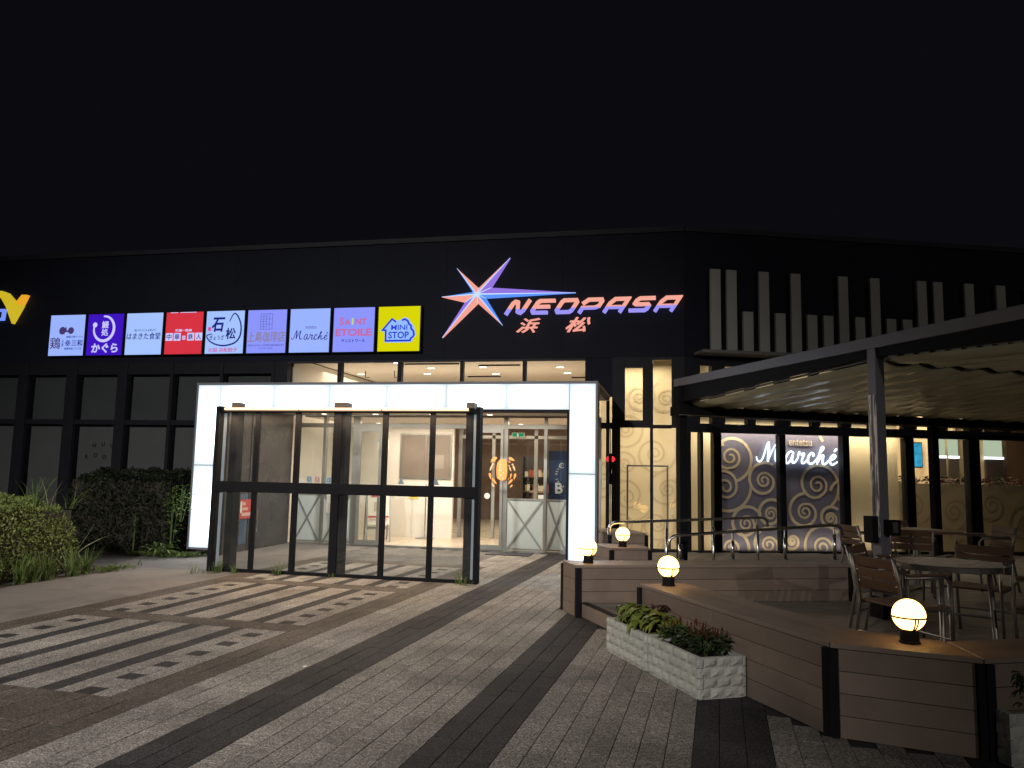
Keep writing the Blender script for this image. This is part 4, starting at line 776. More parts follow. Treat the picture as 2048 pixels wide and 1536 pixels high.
GL = {'N': [[(h2, 0), (h2, hh - h2 - .04), (h2 + .03, hh - h2), (h2 + .08, hh - h2 - .01), (ww - h2 - .09, h2 + .02), (ww - h2 - .03, h2), (ww - h2, h2 + .05), (ww - h2, hh)]],
      'E': [[(ww, hh - h2), (h2 + .03, hh - h2), (h2, hh - h2 - .03), (h2, h2 + .03), (h2 + .03, h2), (ww, h2)], [(h2 + .03, hh / 2), (ww - .03, hh / 2)]],
      'O': [[(ww / 2, hh - h2), (h2 + .02, hh - h2), (h2, hh - h2 - .03), (h2, h2 + .03), (h2 + .03, h2), (ww - h2 - .03, h2), (ww - h2, h2 + .03), (ww - h2, hh - h2 - .03), (ww - h2 - .03, hh - h2), (ww / 2, hh - h2)]],
      'P': [[(h2, 0), (h2, hh * .36), (ww - h2 - .06, hh * .36), (ww - h2, hh * .46), (ww - h2, hh - h2 - .02), (ww - h2 - .02, hh - h2), (h2 + .02, hh - h2), (-.02, hh * .62)]],
      'A': [[(h2, 0), (h2, hh * .62), (h2 + .05, hh - h2), (ww - h2, hh - h2), (ww - h2, 0)], [(h2 + .03, hh * .36), (ww - h2 - .03, hh * .36)]],
      'S': [[(ww, hh - h2), (h2 + .04, hh - h2), (h2, hh - h2 - .04), (h2, hh * .55), (h2 + .03, hh * .5), (ww - h2 - .03, hh * .5), (ww - h2, hh * .42), (ww - h2, h2 + .03), (ww - h2 - .03, h2), (0, h2)]]}
for k, ch in enumerate('NEOPASA'):
    mb = MB()
    for j, p in enumerate(GL[ch]): mb.ribbon([sh(q) for q in p], t_ * 1.02, -.05 - .0006 * j, .04)
    mb.build('letter', TT, logo, (.463 * k + (.01 if k else 0), 0, 0))
pn = empty('place_name_lettering', (-2.64, 14.05, 4.218), 0, 'two smaller slanted coral characters under the large lettering', 'lettering')
for x, ch in ((-.03, '浜'), (.91, '松')): text('letter', ch, COR, pn, x, 0, wd=.46, ht=.275, shear=.42, thick=.06, y=.0, bold=.012)
# ribbon emblem at the far end
YEL = em('ribbon_yellow', S(205, 180, 40), 1, .12, 2); ORG = em('ribbon_orange', S(235, 165, 40), 1); RBL = em('ribbon_blue', S(120, 150, 255), 1)
vs = empty('ribbon_emblem', (-14.3, 14.05, 4.9), 0, 'yellow and orange lit ribbon emblem at the end of the sign row', 'emblem')
mv = lambda l: [(a + 14.3, b - 4.9) for a, b in l]
vpts = [(-14.9, 5.05), (-14.80, 5.13), (-14.679, 5.20), (-14.554, 5.235), (-14.4, 5.185), (-14.272, 5.068), (-14.145, 4.946), (-14.026, 4.898), (-13.97, 4.897), (-14.2, 4.49), (-14.399, 4.874), (-14.538, 5.06), (-14.679, 5.14)]
MB().prism_xz(mv(vpts)[::-1], -.05, .04).build('ribbon', YEL, vs); MB().prism_xz(mv([(-14.137, 4.966), (-14.001, 5.126), (-13.871, 5.122), (-13.975, 4.905), (-14.06, 4.915)])[::-1], -.06, .04).build('ribbon', ORG, vs)
bl = MB().ribbon([(-.16, .1), (.16, .1), (.14, -.1), (-.18, -.1), (-.16, .1)], .05, -.04, .03).build('letter_fragment', RBL, None, (-14.62, 14.05, 4.70), label='blue outlined square letter end beside the yellow ribbon emblem', cat='lettering')
# round letter discs in a dark window
for r, (word, x0, z0) in enumerate([('HUG', -12.10, 1.86), ('ROOM', -12.27, 1.62)]):
    for k, ch in enumerate(word):
        t = empty('letter_disc', (x0 + .215 * k, 14.285, z0 + (.03 if k == 1 else 0)), 0, 'pale letter disc in the dark window, ' + (['first', 'second', 'last'][k] + ' of the upper row' if r == 0 else ['first', 'second', 'third', 'last'][k] + ' of the lower row'), 'letter disc', 'letter discs in the dark window')
        MB().lathe([(0, 0), (.10, 0)], 16).build('disc', M['whitep'] if False else M['blind'], t).rotation_euler = (R(90), 0, 0); text('lettering', ch, M['ink'], t, 0, 0, ht=.09, y=-.002, bold=.02)
# ---------------------------------------------------------------- terrace: deck, wall benches
LD = Vector((.49, -.8717)); LN = Vector((-.8717, -.49))        # along the terrace edge, outward
ZD, ZB = .14, .53
deck = MB().prism([(-1.17, 8.66), (.90, 4.99), (1.66, 4.80), (9.0, 7.75), (9.0, 16.9), BW(0, -.05)[:2], (-.9, 13.6)], -.02, ZD - .03).build('deck_floor', M['joint'], kind='structure')
e1 = Vector((.874, .485)); e2 = Vector((-.485, .874))
org = Vector((-1.2, 8.67))
def line_clip(p, d, poly):
    ts = []
    for i in range(len(poly)):
        a = Vector(poly[i - 1]); b = Vector(poly[i]); e = b - a; den = d.x * e.y - d.y * e.x
        if abs(den) < 1e-9: continue
        t = ((a.x - p.x) * e.y - (a.y - p.y) * e.x) / den; u = ((a.x - p.x) * d.y - (a.y - p.y) * d.x) / den
        if 0 <= u <= 1: ts.append(t)
    return (min(ts), max(ts)) if len(ts) > 1 else None
DP = [(-1.15, 8.63), (.90, 5.02), (1.66, 4.84), (8.9, 7.8), (8.9, 16.8), BW(.05, -.1)[:2], (-.8, 13.5)]
for k in range(-42, 70):
    p = org + e2 * (.146 * k)
    c = line_clip(p, e1, DP)
    if not c or c[1] - c[0] < .3: continue
    a, b = p + e1 * c[0], p + e1 * c[1]
    mb = MB().beam((a.x, a.y, 0), (b.x, b.y, 0), .141, .028); put('deck_board', mb.mesh('deck_board', M['deckwood']), deck, (0, 0, ZD - .0145 + random.uniform(-.0008, .0008)))
# riser of the entry step
rs = empty('step_riser', (0, 0, 0), 0, 'brown wooden riser board of the low step onto the deck', 'step')
q0 = Vector((-1.07, 8.44)); q1 = Vector((-.30, 7.07))
for a, b in ((0, .5), (.5, 1)):
    A0 = q0.lerp(q1, a + .002); B0 = q0.lerp(q1, b - .002); MB().beam((A0.x, A0.y, .068), (B0.x, B0.y, .068), .025, .13).build('plank', M['wpc'], rs, bevel=.002)
nz = MB().beam((q0.x + .02, q0.y + .01, ZD + .006), (q1.x + .02, q1.y + .01, ZD + .006), .05, .012).build('nosing', M['coping'], rs)
def bench(label, corners, tops=3, faces=None, z0=0, loc='', zb=ZB, joints=None):
    """corners: plan polygon of 4 (front left, front right, back right, back left); faces: (edge, z0, posts)"""
    t = empty('wall_bench', (*corners[0], 0), 0, label, 'bench', 'brown boarded wall benches round the terrace'); o = Vector(corners[0])
    P = [Vector(c) - o for c in corners]
    core = [p for p in P]; cen = sum(P, Vector((0, 0))) / 4
    ins = [p + (cen - p).normalized() * .06 for p in P]; MB().prism([tuple(p) for p in ins], z0, zb - .03).build('core', M['frame'], t)
    for k in range(tops):                                # top boards
        a0, a1 = k / tops, (k + 1) / tops; q = [P[0].lerp(P[3], a0), P[1].lerp(P[2], a0), P[1].lerp(P[2], a1), P[0].lerp(P[3], a1)]; c = sum(q, Vector((0, 0))) / 4
        q = [v + (c - v).normalized() * .0018 for v in q]; MB().prism([tuple(v) for v in q], zb - .028, zb).build('plank', M['wpc'], t, bevel=.0025)
    for ei, zlo, jo in faces:
        a, b = P[ei], P[(ei + 1) % 4]; d = (b - a).normalized(); n = Vector((d.y, -d.x)); L_ = (b - a).length; rows_ = round((zb - .03 - zlo) / .124); hgt = (zb - .03 - zlo) / rows_
        for r in range(rows_):
            cuts = [.03] + [j for j, rr in jo if rr == r] + [L_ - .03]
            for c0, c1 in zip(cuts, cuts[1:]):
                m0 = a + d * (c0 + .0015) - n * .012; m1 = a + d * (c1 - .0015) - n * .012; z = zlo + hgt * (r + .5)
                MB().beam((m0.x, m0.y, z), (m1.x, m1.y, z), .022, hgt - .004).build('plank', M['wpc'], t, bevel=.002)
        for q_ in (a, b):
            pass
    used = {i for ei, _, _ in faces for i in (ei, (ei + 1) % 4)}
    for i in used:
        p = P[i]; c = (cen - p).normalized() * .02; MB().box(-.027, .027, -.027, .027, max(z0, .005), zb - .029).build('corner_post', M['black'], t, (p.x + c.x, p.y + c.y, 0), math.atan2((P[(i + 1) % 4] - p).y, (P[(i + 1) % 4] - p).x))
    return t
w22 = R(21.5); d22 = Vector((math.cos(w22), math.sin(w22))); n22 = Vector((-d22.y, d22.x))
b0a = Vector((-1.0, 8.16)); b0b = b0a + d22 * 3.15; b0d = b0a + Vector((-.205, .39)); b0c = b0b + n22 * .43
bench('brown boarded bench wall carrying the handrail beside the ramp', [b0a, b0b, b0c, b0d], faces=[(0, ZD, [(.95, 1), (1.9, 0), (2.2, 2)]), (3, 0.0, [])])
b1a = Vector((-.30, 7.02)); b1b = Vector((.89, 4.95)); b1n = Vector((.385, .20))
bench('long brown boarded bench running along the stone planters', [b1a, b1b, Vector((1.155, 5.40)), b1a + b1n], faces=[(0, 0, [(1.15, 3), (1.75, 2), (.55, 1), (1.5, 0)]), (3, ZD, [])])
b2a = Vector((.892, 4.948)); b2b = Vector((1.648, 4.77))
bench('short brown boarded bench at the front corner under the nearest globe lamp', [b2a, b2b, Vector((1.60, 5.205)), Vector((1.157, 5.40))], faces=[(0, 0, [])])
b3b = b2b + Vector((.905, .425)) * 2.0
bench('brown boarded bench running out of view at the front right corner', [b2b + Vector((.003, .001)), b3b, b3b + Vector((-.19, .40)), Vector((1.604, 5.204))], faces=[(0, 0, [(1.2, 1), (.8, 2)])])
b4a = Vector((-.80, 10.17)); b4b = b4a + d22 * .54; 
bench('small grey-brown boarded end block by the porch under the farthest globe lamp', [b4a, b4b, b4b + n22 * .55, b4a + Vector((-.30, .53))], faces=[(0, 0, []), (3, 0, []), (1, 0, [])])
b5a = Vector((-.93, 11.45)); b5b = b5a + d22 * .58
bench('dark boarded block behind the farthest globe lamp', [b5a, b5b, b5b + n22 * .9, b5a + Vector((-.3, .85))], faces=[(0, 0, []), (1, 0, []), (3, 0, [])], zb=.62)
MB().add([(*(b0d + d22 * .1), .002), (*(b0c + d22 * .2), .10), (*(b0c + d22 * .2 + n22 * 1.1), .10), (*(b0d + d22 * .1 + n22 * 1.1), .002)], [(0, 1, 2, 3)]).build('ramp', M['apron'], kind='structure')
# ---------------------------------------------------------------- handrails
def handrail(label, base, rail, hook):
    t = empty('handrail', (*base[0][:2], 0), 0, label, 'handrail', 'tubular handrails of the ramp'); o = Vector((*base[0][:2], 0))
    MB().tube([Vector(p) - o for p in rail], .0185, 10).build('rail', M['steel'], t, smooth=True)
    for (x, y, z, zt) in base:
        MB().tube([Vector((x, y, z)) - o, Vector((x, y, zt - .10)) - o], .021, 10).build('post', M['steel'], t, smooth=True)
        MB().tube([Vector((x, y, zt - .10)) - o, Vector((x, y, zt - .015)) - o], .008, 8).build('bracket', M['steel'], t)
        MB().lathe([(.021, .008), (.04, .006), (.04, 0), (0, 0)], 14).build('foot_plate', M['steel'], t, tuple(Vector((x, y, z)) - o))
def rail_path(p0, d, L_, z0, z1, ext0, ext1):
    out = []; A0 = Vector((*(p0 - d * ext0), z0)); 
    g0 = z0 - .01
    out = [A0 + Vector((-d.x * .03, -d.y * .03, -.15)), A0 + Vector((-d.x * .03, -d.y * .03, -.08)), A0 + Vector((-d.x * .015, -d.y * .015, -.035)), A0 + Vector((d.x * .03, d.y * .03, -.005)), A0 + Vector((d.x * .09, d.y * .09, .004))]
    B0 = Vector((*(p0 + d * (L_ + ext1)), z1)); out += [B0 - Vector((d.x * .08, d.y * .08, 0)), B0 + Vector((d.x * .0, d.y * .0, -.006)), B0 + Vector((d.x * .05, d.y * .05, -.04)), B0 + Vector((d.x * .065, d.y * .065, -.12))]
    return out
h0 = Vector((.065, 9.115)) ; L0 = 1.93
ps = [h0 + d22 * q for q in (0, .64, 1.29, 1.92)]
zz = lambda q, a, b, L_: a + (b - a) * q / L_
handrail('stainless handrail standing on the bench wall nearer the tables', [(p.x, p.y, ZB, zz(i, .805, .925, 3)) for i, p in enumerate(ps)], rail_path(h0, d22, 1.92, .80, .93, .10, .04), 0)
g0 = Vector((-.70, 10.415)); ps = [g0 + d22 * q for q in (0, .645, 1.31, 1.95)]
handrail('stainless handrail on the building side of the ramp', [(p.x, p.y, ZB if i == 0 else .03, zz(i, .845, .925, 3)) for i, p in enumerate(ps)], rail_path(g0, d22, 1.95, .84, .925, .12, .09), 0)
# ---------------------------------------------------------------- globe lamps
def globe(x, y, label, rz=0, first=[None]):
    if first[0] is None:
        t = empty('globe_lamp', (x, y, ZB), rz); first[0] = t
        MB().lathe([(0, 0), (.062, 0), (.062, .012), (.056, .016), (.056, .082), (.05, .086), (0, .086)], 24).build('base', M['black'], t, smooth=False)
        prof = [(.0985 * math.sin(a), .172 - .0985 * math.cos(a)) for a in [R(27 + 153 * k / 16) for k in range(17)]]
        MB().lathe(prof, 32).build('globe', M['globe'], t, smooth=True)
        MB().tube([(.104 * math.cos(a), .104 * math.sin(a), .163) for a in [2 * math.pi * k / 36 for k in range(37)]], .0055, 6, False).build('ring', M['black'], t)
        for k in range(3):
            for dd in (-.09, .09):
                a = 2 * math.pi * k / 3 + dd - 1.62; MB().tube([(.104 * math.sin(q) * math.cos(a), .104 * math.sin(q) * math.sin(a), .172 - .104 * math.cos(q)) for q in [R(85 - 9 * i) for i in range(7)]], .0048, 5).build('cage_bar', M['black'], t)
    else: t = copy_tree(first[0]); t.location = (x, y, ZB); t.rotation_euler = (0, 0, rz)
    t.scale = (.94, .94, .94)
    return tag(t, label, 'lamp', 'round globe lamps on the bench walls')
globe(1.365, 5.09, 'largest glowing globe lamp, on the short front corner bench', .25)
globe(-.05, 7.0, 'glowing globe lamp on the long bench behind the leafy planter', .5)
globe(-.905, 8.42, 'glowing globe lamp against the white porch leg', .75)
globe(-.665, 10.40, 'small glowing globe lamp behind the handrail post by the porch', .3)
# ---------------------------------------------------------------- pergola with fabric canopy
PL = Vector((.06, 11.72))
per = empty('pergola', (PL.x, PL.y, 0), math.atan2(e1.y, e1.x), 'grey steel pergola with a rippled khaki fabric canopy over the tables', 'pergola')
def G_(mb, name, mats, **k): return mb.build(name, mats, per, **k)    # local x = along the building, local -y = towards the viewer
PB = 3.91
for (x, y, zt) in [(.06, -PB, 2.80)]:
    G_(MB().box(x - .055, x + .055, y - .055, y + .055, ZD, zt), 'post', M['greymetal'], bevel=.004)
    G_(MB().box(x - .09, x + .09, y - .09, y + .09, ZD, ZD + .2), 'post_shoe', M['black'])
    G_(MB().box(x - .059, x - .0555, y - .052, y - .012, ZD + .78, 2.33), 'film_strip', M['silver']); G_(MB().box(x - .059, x - .0555, y + .016, y + .054, ZD + .78, 2.33), 'film_strip', M['silver'])
    G_(MB().box(x - .13, x - .06, y - .03, y + .09, ZD + .72, ZD + .98), 'junction_box', M['black']); G_(MB().box(x - .02, x + .10, y - .15, y - .056, ZD + .80, ZD + .95), 'junction_box', M['black']); G_(MB().box(x + .0, x + .06, y - .158, y - .151, ZD + .83, ZD + .93), 'box_lid', M['alu'])
for x in (.06, 4.78, 9.2): G_(MB().box(x - .06, x + .06, -.06, .06, ZD, 2.36), 'post', M['black'], bevel=.004)
G_(MB().box(4.72, 4.84, -PB - .06, -PB + .06, 2.6, 2.80) if False else MB().box(9.14, 9.26, -PB - .06, -PB + .06, ZD, 2.8), 'post', M['black'])
G_(MB().box(0, .12, -8.4, .12, 2.802, 2.92), 'side_beam', M['greymetal'], bevel=.004)
G_(MB().box(9.14, 9.26, -8.4, .12, 2.802, 2.92), 'side_beam', M['greymetal'])
G_(MB().box(-.05, 9.3, -.14, .14, 2.365, 2.50), 'back_beam', M['black'], bevel=.004); G_(MB().box(-.02, .22, -.08, .08, 2.502, 2.80), 'corner_post', M['black'])
G_(MB().box(-.05, 9.3, -.150, -.141, 2.36, 2.372), 'light_edge', M['alu'])
G_(MB().add([(.02, -.1, 2.56), (.02, -PB, 2.715), (.02, -8.3, 2.50), (.02, -8.3, 2.80), (.02, -PB, 2.80), (.02, -.1, 2.80), (.05, -.1, 2.56), (.05, -PB, 2.715), (.05, -8.3, 2.50), (.05, -8.3, 2.80), (.05, -PB, 2.80), (.05, -.1, 2.80)], [(0, 5, 4, 1), (1, 4, 3, 2), (6, 7, 10, 11), (7, 8, 9, 10), (0, 1, 7, 6), (1, 2, 8, 7), (5, 11, 10, 4), (4, 10, 9, 3), (0, 6, 11, 5), (2, 3, 9, 8)]), 'side_fascia', M['black'])
rail1 = [(.17, -.1, 2.56), (.17, -PB, 2.715)]; rail2 = [(.17, -PB - .1, 2.73), (.17, -8.3, 2.50)]
for rl in (rail1, rail2):
    for x in (0, 2.6, 5.2, 8.9): G_(MB().tube([(a + x, b, c + .012) for a, b, c in rl], .014, 6), 'guide_rail', M['greymetal'])
for x in (.06,): G_(MB().tube([(x + .02, -1.9, 2.63), (x + .02, -1.9, 2.80)], .012, 6), 'hanger', M['greymetal'])
for nm, y0, y1, za, zb_ in (('canopy_fabric', -.12, -PB + .02, 2.545, 2.70), ('canopy_fabric', -PB - .06, -8.3, 2.715, 2.49)):
    NX, NY = 160, 40; vs = []; fs = []
    for j in range(NY + 1):
        for i in range(NX + 1):
            x = .17 + 8.75 * i / NX; y = y0 + (y1 - y0) * j / NY; z = za + (zb_ - za) * j / NY
            fo = abs(math.sin(math.pi * (x - .17) / .42)); z -= .062 * fo ** .8 * (1 if i else 0)
            z += .006 * math.sin(23 * x + 5 * y) * fo + .005 * math.sin(9 * y - 17 * x + 2 * math.sin(5 * y)) * fo; vs.append((x, y, z))
    for j in range(NY):
        for i in range(NX): a = j * (NX + 1) + i; fs.append((a, a + 1, a + NX + 2, a + NX + 1))
    G_(MB().add(vs, fs), nm, M['fabric'], smooth=True)
sc = MB(); n = 120                                      # scalloped dark hem between the two bays
for i in range(n):
    for q in (0, 1):
        pass
vs = []; fs = []
for i in range(n + 1):
    x = .17 + 8.75 * i / n; fo = abs(math.sin(math.pi * (x - .17) / .42)) ** .8 * .062; vs += [(x, -PB - .03, 2.70 - fo), (x, -PB - .03, 2.685 - fo * .8), (x, -PB + .012, 2.685 - fo * .8)]
for i in range(n): a = 3 * i; fs += [(a, a + 3, a + 4, a + 1), (a + 1, a + 4, a + 5, a + 2)]
G_(MB().add(vs, fs), 'hem', M['valance'])
# ---------------------------------------------------------------- tables and chairs
def round_table(x, y, rz):
    t = empty('round_table', (x, y, ZD), rz, 'round slatted aluminium table beside the front chair', 'table')
    MB().lathe([(.43, .665), (.45, .66), (.455, .70), (.45, .705), (.425, .705)], 40).build('rim', M['alu'], t)
    for k in range(-5, 6):
        yy = .078 * k; hl_ = math.sqrt(max(.01, .428 ** 2 - yy ** 2)); MB().box(-hl_, hl_, yy - .023, yy + .023, .685, .70).build('slat', M['alu'], t)
    for k in range(4):
        a = R(45 + 90 * k); MB().tube([(.30 * math.cos(a), .30 * math.sin(a), .685), (.33 * math.cos(a), .33 * math.sin(a), .02), (.33 * math.cos(a), .33 * math.sin(a), 0)], .02, 10).build('leg', M['alu'], t, smooth=True)
    for a in (R(45), R(135)): MB().tube([(.31 * math.cos(a), .31 * math.sin(a), .3), (-.31 * math.cos(a), -.31 * math.sin(a), .3)], .008, 6).build('stretcher', M['alu'], t)
    for k in range(4): a = R(20 + 90 * k); MB().obox((.457 * math.cos(a), .457 * math.sin(a), .682), (.012, .03, .05), Matrix.Rotation(a, 3, 'Z')).build('clip', M['steel'], t)
    return t
round_table(2.12, 6.86, R(-68))
ft = empty('square_table', (3.05, 10.95, ZD), R(20), 'dark square table farther back by the building window', 'table')
MB().box(-.38, .38, -.38, .38, .67, .705).build('tabletop', M['slat'], ft, bevel=.004); MB().lathe([(.035, .02), (.035, .67)], 12).build('column', M['alu'], ft); MB().lathe([(0, .03), (.05, .03), (.26, .012), (.26, 0), (0, 0)], 20).build('base', M['greymetal'], ft)
def chair(x, y, rz, label, first=[None]):
    """front faces local +y"""
    if first[0] is None:
        t = empty('bistro_chair', (x, y, ZD), rz); first[0] = t
        for sx_ in (-1, 1):
            MB().tube([(sx_ * .235, .20, 0), (sx_ * .235, .215, .42), (sx_ * .235, .21, .60), (sx_ * .24, .17, .645), (sx_ * .24, -.18, .645)], .0125, 8).build('leg', M['alu'], t, smooth=True)
            MB().tube([(sx_ * .22, -.27, 0), (sx_ * .22, -.20, .42), (sx_ * .22, -.225, .60), (sx_ * .22, -.27, .775)], .0135, 8).build('leg', M['alu'], t, smooth=True)
            MB().box(sx_ * .24 - .025, sx_ * .24 + .025, -.16, .19, .658, .674).build('armrest', M['slat'], t, bevel=.003)
            MB().tube([(sx_ * .228, .21, .41), (sx_ * .22, -.20, .41)], .010, 6).build('seat_rail', M['alu'], t)
        MB().tube([(-.235, .208, .2), (.235, .208, .2)], .008, 6).build('stretcher', M['alu'], t); MB().tube([(-.22, -.235, .2), (.22, -.235, .2)], .008, 6).build('stretcher', M['alu'], t)
        for k in range(5): MB().box(-.225, .225, -.19 + .082 * k, -.118 + .082 * k, .42, .436).build('seat_slat', M['slat'], t, bevel=.003)
        for k in range(3): z = .545 + .082 * k; y_ = -.213 - .055 * (k + .6) / 3; MB().obox((0, y_ + .012, z + .02), (.44, .014, .072), Matrix.Rotation(R(14), 3, 'X')).build('back_slat', M['slat'], t, bevel=.003)
        for s2 in (-1, 1):
            for k in range(2): MB().lathe([(0, .003), (.008, .002), (.009, 0)], 8).build('bolt', M['steel'], t, (s2 * .19, -.222 - .018 * k, .575 + .082 * k)).rotation_euler = (R(90), 0, 0)
    else: t = copy_tree(first[0]); t.location = (x, y, ZD); t.rotation_euler = (0, 0, rz)
    return tag(t, label, 'chair', 'slatted aluminium bistro chairs on the deck')
def face(dx, dy): return math.atan2(dy, dx) - math.pi / 2
chair(1.68, 6.40, face(.887, .46), 'brown slatted chair nearest the front corner bench, back to the viewer')
chair(1.80, 7.28, face(.87, -.5), 'dark slatted chair just behind the nearest chair, left of the round table')
chair(2.60, 7.60, face(-.55, -.83), 'slatted chair on the far side of the round table')
chair(2.72, 6.42, face(-.80, .55), 'slatted chair nearest the right edge of the round table')
chair(2.36, 10.45, face(.94, .34), 'far chair with its back to the ramp at the square table')
chair(3.82, 10.85, face(-.90, -.2), 'far chair on the open side of the square table')
chair(3.0, 11.65, face(0, -1), 'far chair between the square table and the window')
chair(2.75, 10.1, face(.2, 1), 'far chair on the near side of the square table')
chair(4.35, 10.3, face(.3, .95), 'far chair standing apart at the right beyond the round table')
# ---------------------------------------------------------------- stone planters
def rough_block(wd, ht, seed, m):
    r = random.Random(seed); N_ = 4; vs = []; fs = []
    for j in range(N_):
        for i in range(N_):
            ed = i in (0, N_ - 1) or j in (0, N_ - 1); vs.append((-wd / 2 + wd * i / (N_ - 1) + (0 if ed else r.uniform(-.006, .006)), (-.002 if ed else -r.uniform(.006, .016)), -ht / 2 + ht * j / (N_ - 1)))
    for j in range(N_ - 1):
        for i in range(N_ - 1): a = j * N_ + i; fs.append((a, a + 1, a + N_ + 1, a + N_))
    nb = len(vs); vs += [(-wd / 2, .02, -ht / 2), (wd / 2, .02, -ht / 2), (wd / 2, .02, ht / 2), (-wd / 2, .02, ht / 2)]
    fs += [(0, nb, nb + 1, N_ - 1) if False else tuple(list(range(N_)) [::-1] + [nb, nb + 1])]
    top = [N_ * (N_ - 1) + i for i in range(N_)]; fs += [tuple(top + [nb + 2, nb + 3])]
    fs += [tuple([N_ * j for j in range(N_)] + [nb + 3, nb])]; fs += [tuple([N_ * j + N_ - 1 for j in range(N_)][::-1] + [nb + 1, nb + 2])]
    return MB().add(vs, fs).mesh('block', m)
BLK = {wd: [rough_block(wd, .062, 10 * q + int(wd * 100), M['block']) for q in range(4)] for wd in (.101, .049)}
def planter(x, y, rz, label, Lx=.742, Wy=.387, H_=.275):
    """local x along the long side, local -y the front, origin at front-left corner"""
    t = empty('stone_planter', (x, y, 0), rz, label, 'planter', 'pale split-stone planters along the bench')
    MB().box(.03, Lx - .03, .03, Wy - .03, .0, .235).build('soil', M['soil'], t)
    wl = MB().box(.018, Lx - .018, .018, .05, 0, H_ - .004).box(.018, Lx - .018, Wy - .05, Wy - .018, 0, H_ - .004).box(.018, .05, .05, Wy - .05, 0, H_ - .004).box(Lx - .05, Lx - .018, .05, Wy - .05, 0, H_ - .004).build('wall_core', M['block'], t)
    rows_ = 4; hh_ = .0675
    for (ox, oy, rot, L_) in [(0, .018, 0, Lx), (Lx - .018, 0, math.pi / 2, Wy), (Lx, Wy - .018, math.pi, Lx), (.018, Wy, -math.pi / 2, Wy)]:
        d = Vector((math.cos(rot), math.sin(rot)))
        for r in range(rows_):
            p = 0.0; first_ = r % 2 == 1
            while p < L_ - .02:
                wd = .049 if (first_ and p == 0) or L_ - p < .09 else .101
                me = random.choice(BLK[wd]); c = Vector((ox, oy)) + d * (p + wd / 2 + .002)
                o = put('block', me, t, (c.x, c.y, .006 + hh_ * r + .033), rot); p += wd + .0045
    return t
ra = math.atan2(LD.y, LD.x)
pA = Vector((-.58, 6.76)); 
planter(pA.x, pA.y, ra, 'pale split-stone planter holding the leafy lime plants'); pB = pA + LD * .752
planter(pB.x, pB.y, ra, 'pale split-stone planter holding the red plume flowers')
planter(1.73, 4.66, R(25), 'pale split-stone planter cut off at the right edge of the photo')
def leaf(mb, c, d, n, L_, wd, droop=0):
    d = Vector(d).normalized(); n = Vector(n).normalized(); c = Vector(c); s_ = d.cross(n).normalized()
    m1 = c + d * L_ * .35 + s_ * wd / 2 + n * L_ * .06; m2 = c + d * L_ * .35 - s_ * wd / 2 + n * L_ * .06; t1 = c + d * L_ * .75 + s_ * wd * .33 - Vector((0, 0, droop * L_ * .3)); t2 = c + d * L_ * .75 - s_ * wd * .33 - Vector((0, 0, droop * L_ * .3)); tip = c + d * L_ - Vector((0, 0, droop * L_)); mid = c + d * L_ * .5 - n * L_ * .03
    mb.add([c, m1, t1, tip, t2, m2, mid], [(0, 1, 6), (1, 2, 6), (2, 3, 6), (3, 4, 6), (4, 5, 6), (5, 0, 6)])
def bushy(name, loc, mat, n, rad, hgt, ll, lw, label, cat, group=None, droop=.4, mat2=None):
    t = empty(name, loc, random.uniform(0, 6), label, cat, group); mb = MB(); st_ = MB()
    for k in range(7):
        a = random.uniform(0, 6.3); r = random.uniform(0, rad * .6); st_.tube([(0 + .3 * r * math.cos(a), .3 * r * math.sin(a), 0), (r * math.cos(a), r * math.sin(a), hgt * random.uniform(.7, 1))], .004, 5)
    st_.build('stem', M['leaf_p'], t)
    for k in range(n):
        a = random.uniform(0, 6.3); u = random.random(); z = hgt * (.15 + .85 * u ** .7); r = rad * math.sqrt(random.random()) * (.55 + .45 * math.sin(math.pi * min(1, .25 + .65 * u)))
        d = Vector((math.cos(a), math.sin(a), random.uniform(-.1, .7))); leaf(mb, (r * math.cos(a) * .75, r * math.sin(a) * .75, z), d, (-.4 * math.cos(a), -.4 * math.sin(a), 1), ll * random.uniform(.6, 1.2), lw * random.uniform(.7, 1.2), droop)
    mb.build('leaves', mat, t); return t
def pl(a, b, z=.24): p = pA + LD * a - LN * b; return (p.x, p.y, z)
bushy('coleus_plant', pl(.17, .19), M['leaf_c'], 62, .13, .15, .105, .085, 'lime coleus plant at the step end of its planter', 'plant', 'lime coleus plants', .8)
bushy('coleus_plant', pl(.42, .15), M['leaf_c'], 62, .13, .16, .105, .085, 'lime coleus plant in the middle of its planter', 'plant', 'lime coleus plants', .8)
bushy('coleus_plant', pl(.63, .21), M['leaf_c'], 62, .13, .15, .105, .085, 'lime coleus plant next to the red plume flowers', 'plant', 'lime coleus plants', .8)
bushy('coleus_plant', pl(.40, .29), M['leaf_m'], 50, .09, .19, .07, .05, 'dark maroon coleus plant between the lime ones', 'plant')
def plume(loc, label):
    t = bushy('celosia_plant', loc, M['leaf_p'], 120, .13, .11, .075, .022, label, 'plant', 'red plume flowers', .2); mb = MB()
    for k in range(8):
        a = random.uniform(0, 6.3); r = random.uniform(0, .11); x, y = r * math.cos(a), r * math.sin(a); h_ = random.uniform(.08, .14)
        for q in range(9):
            an = random.uniform(0, 6.3); z = h_ + .055 * q / 9; leaf(mb, (x, y, z), (math.cos(an) * .5, math.sin(an) * .5, 1), (-math.cos(an), -math.sin(an), .3), .028 * (1.1 - q / 14), .008)
    tag(mb.build('flower', M['petal'], t), kind='stuff')
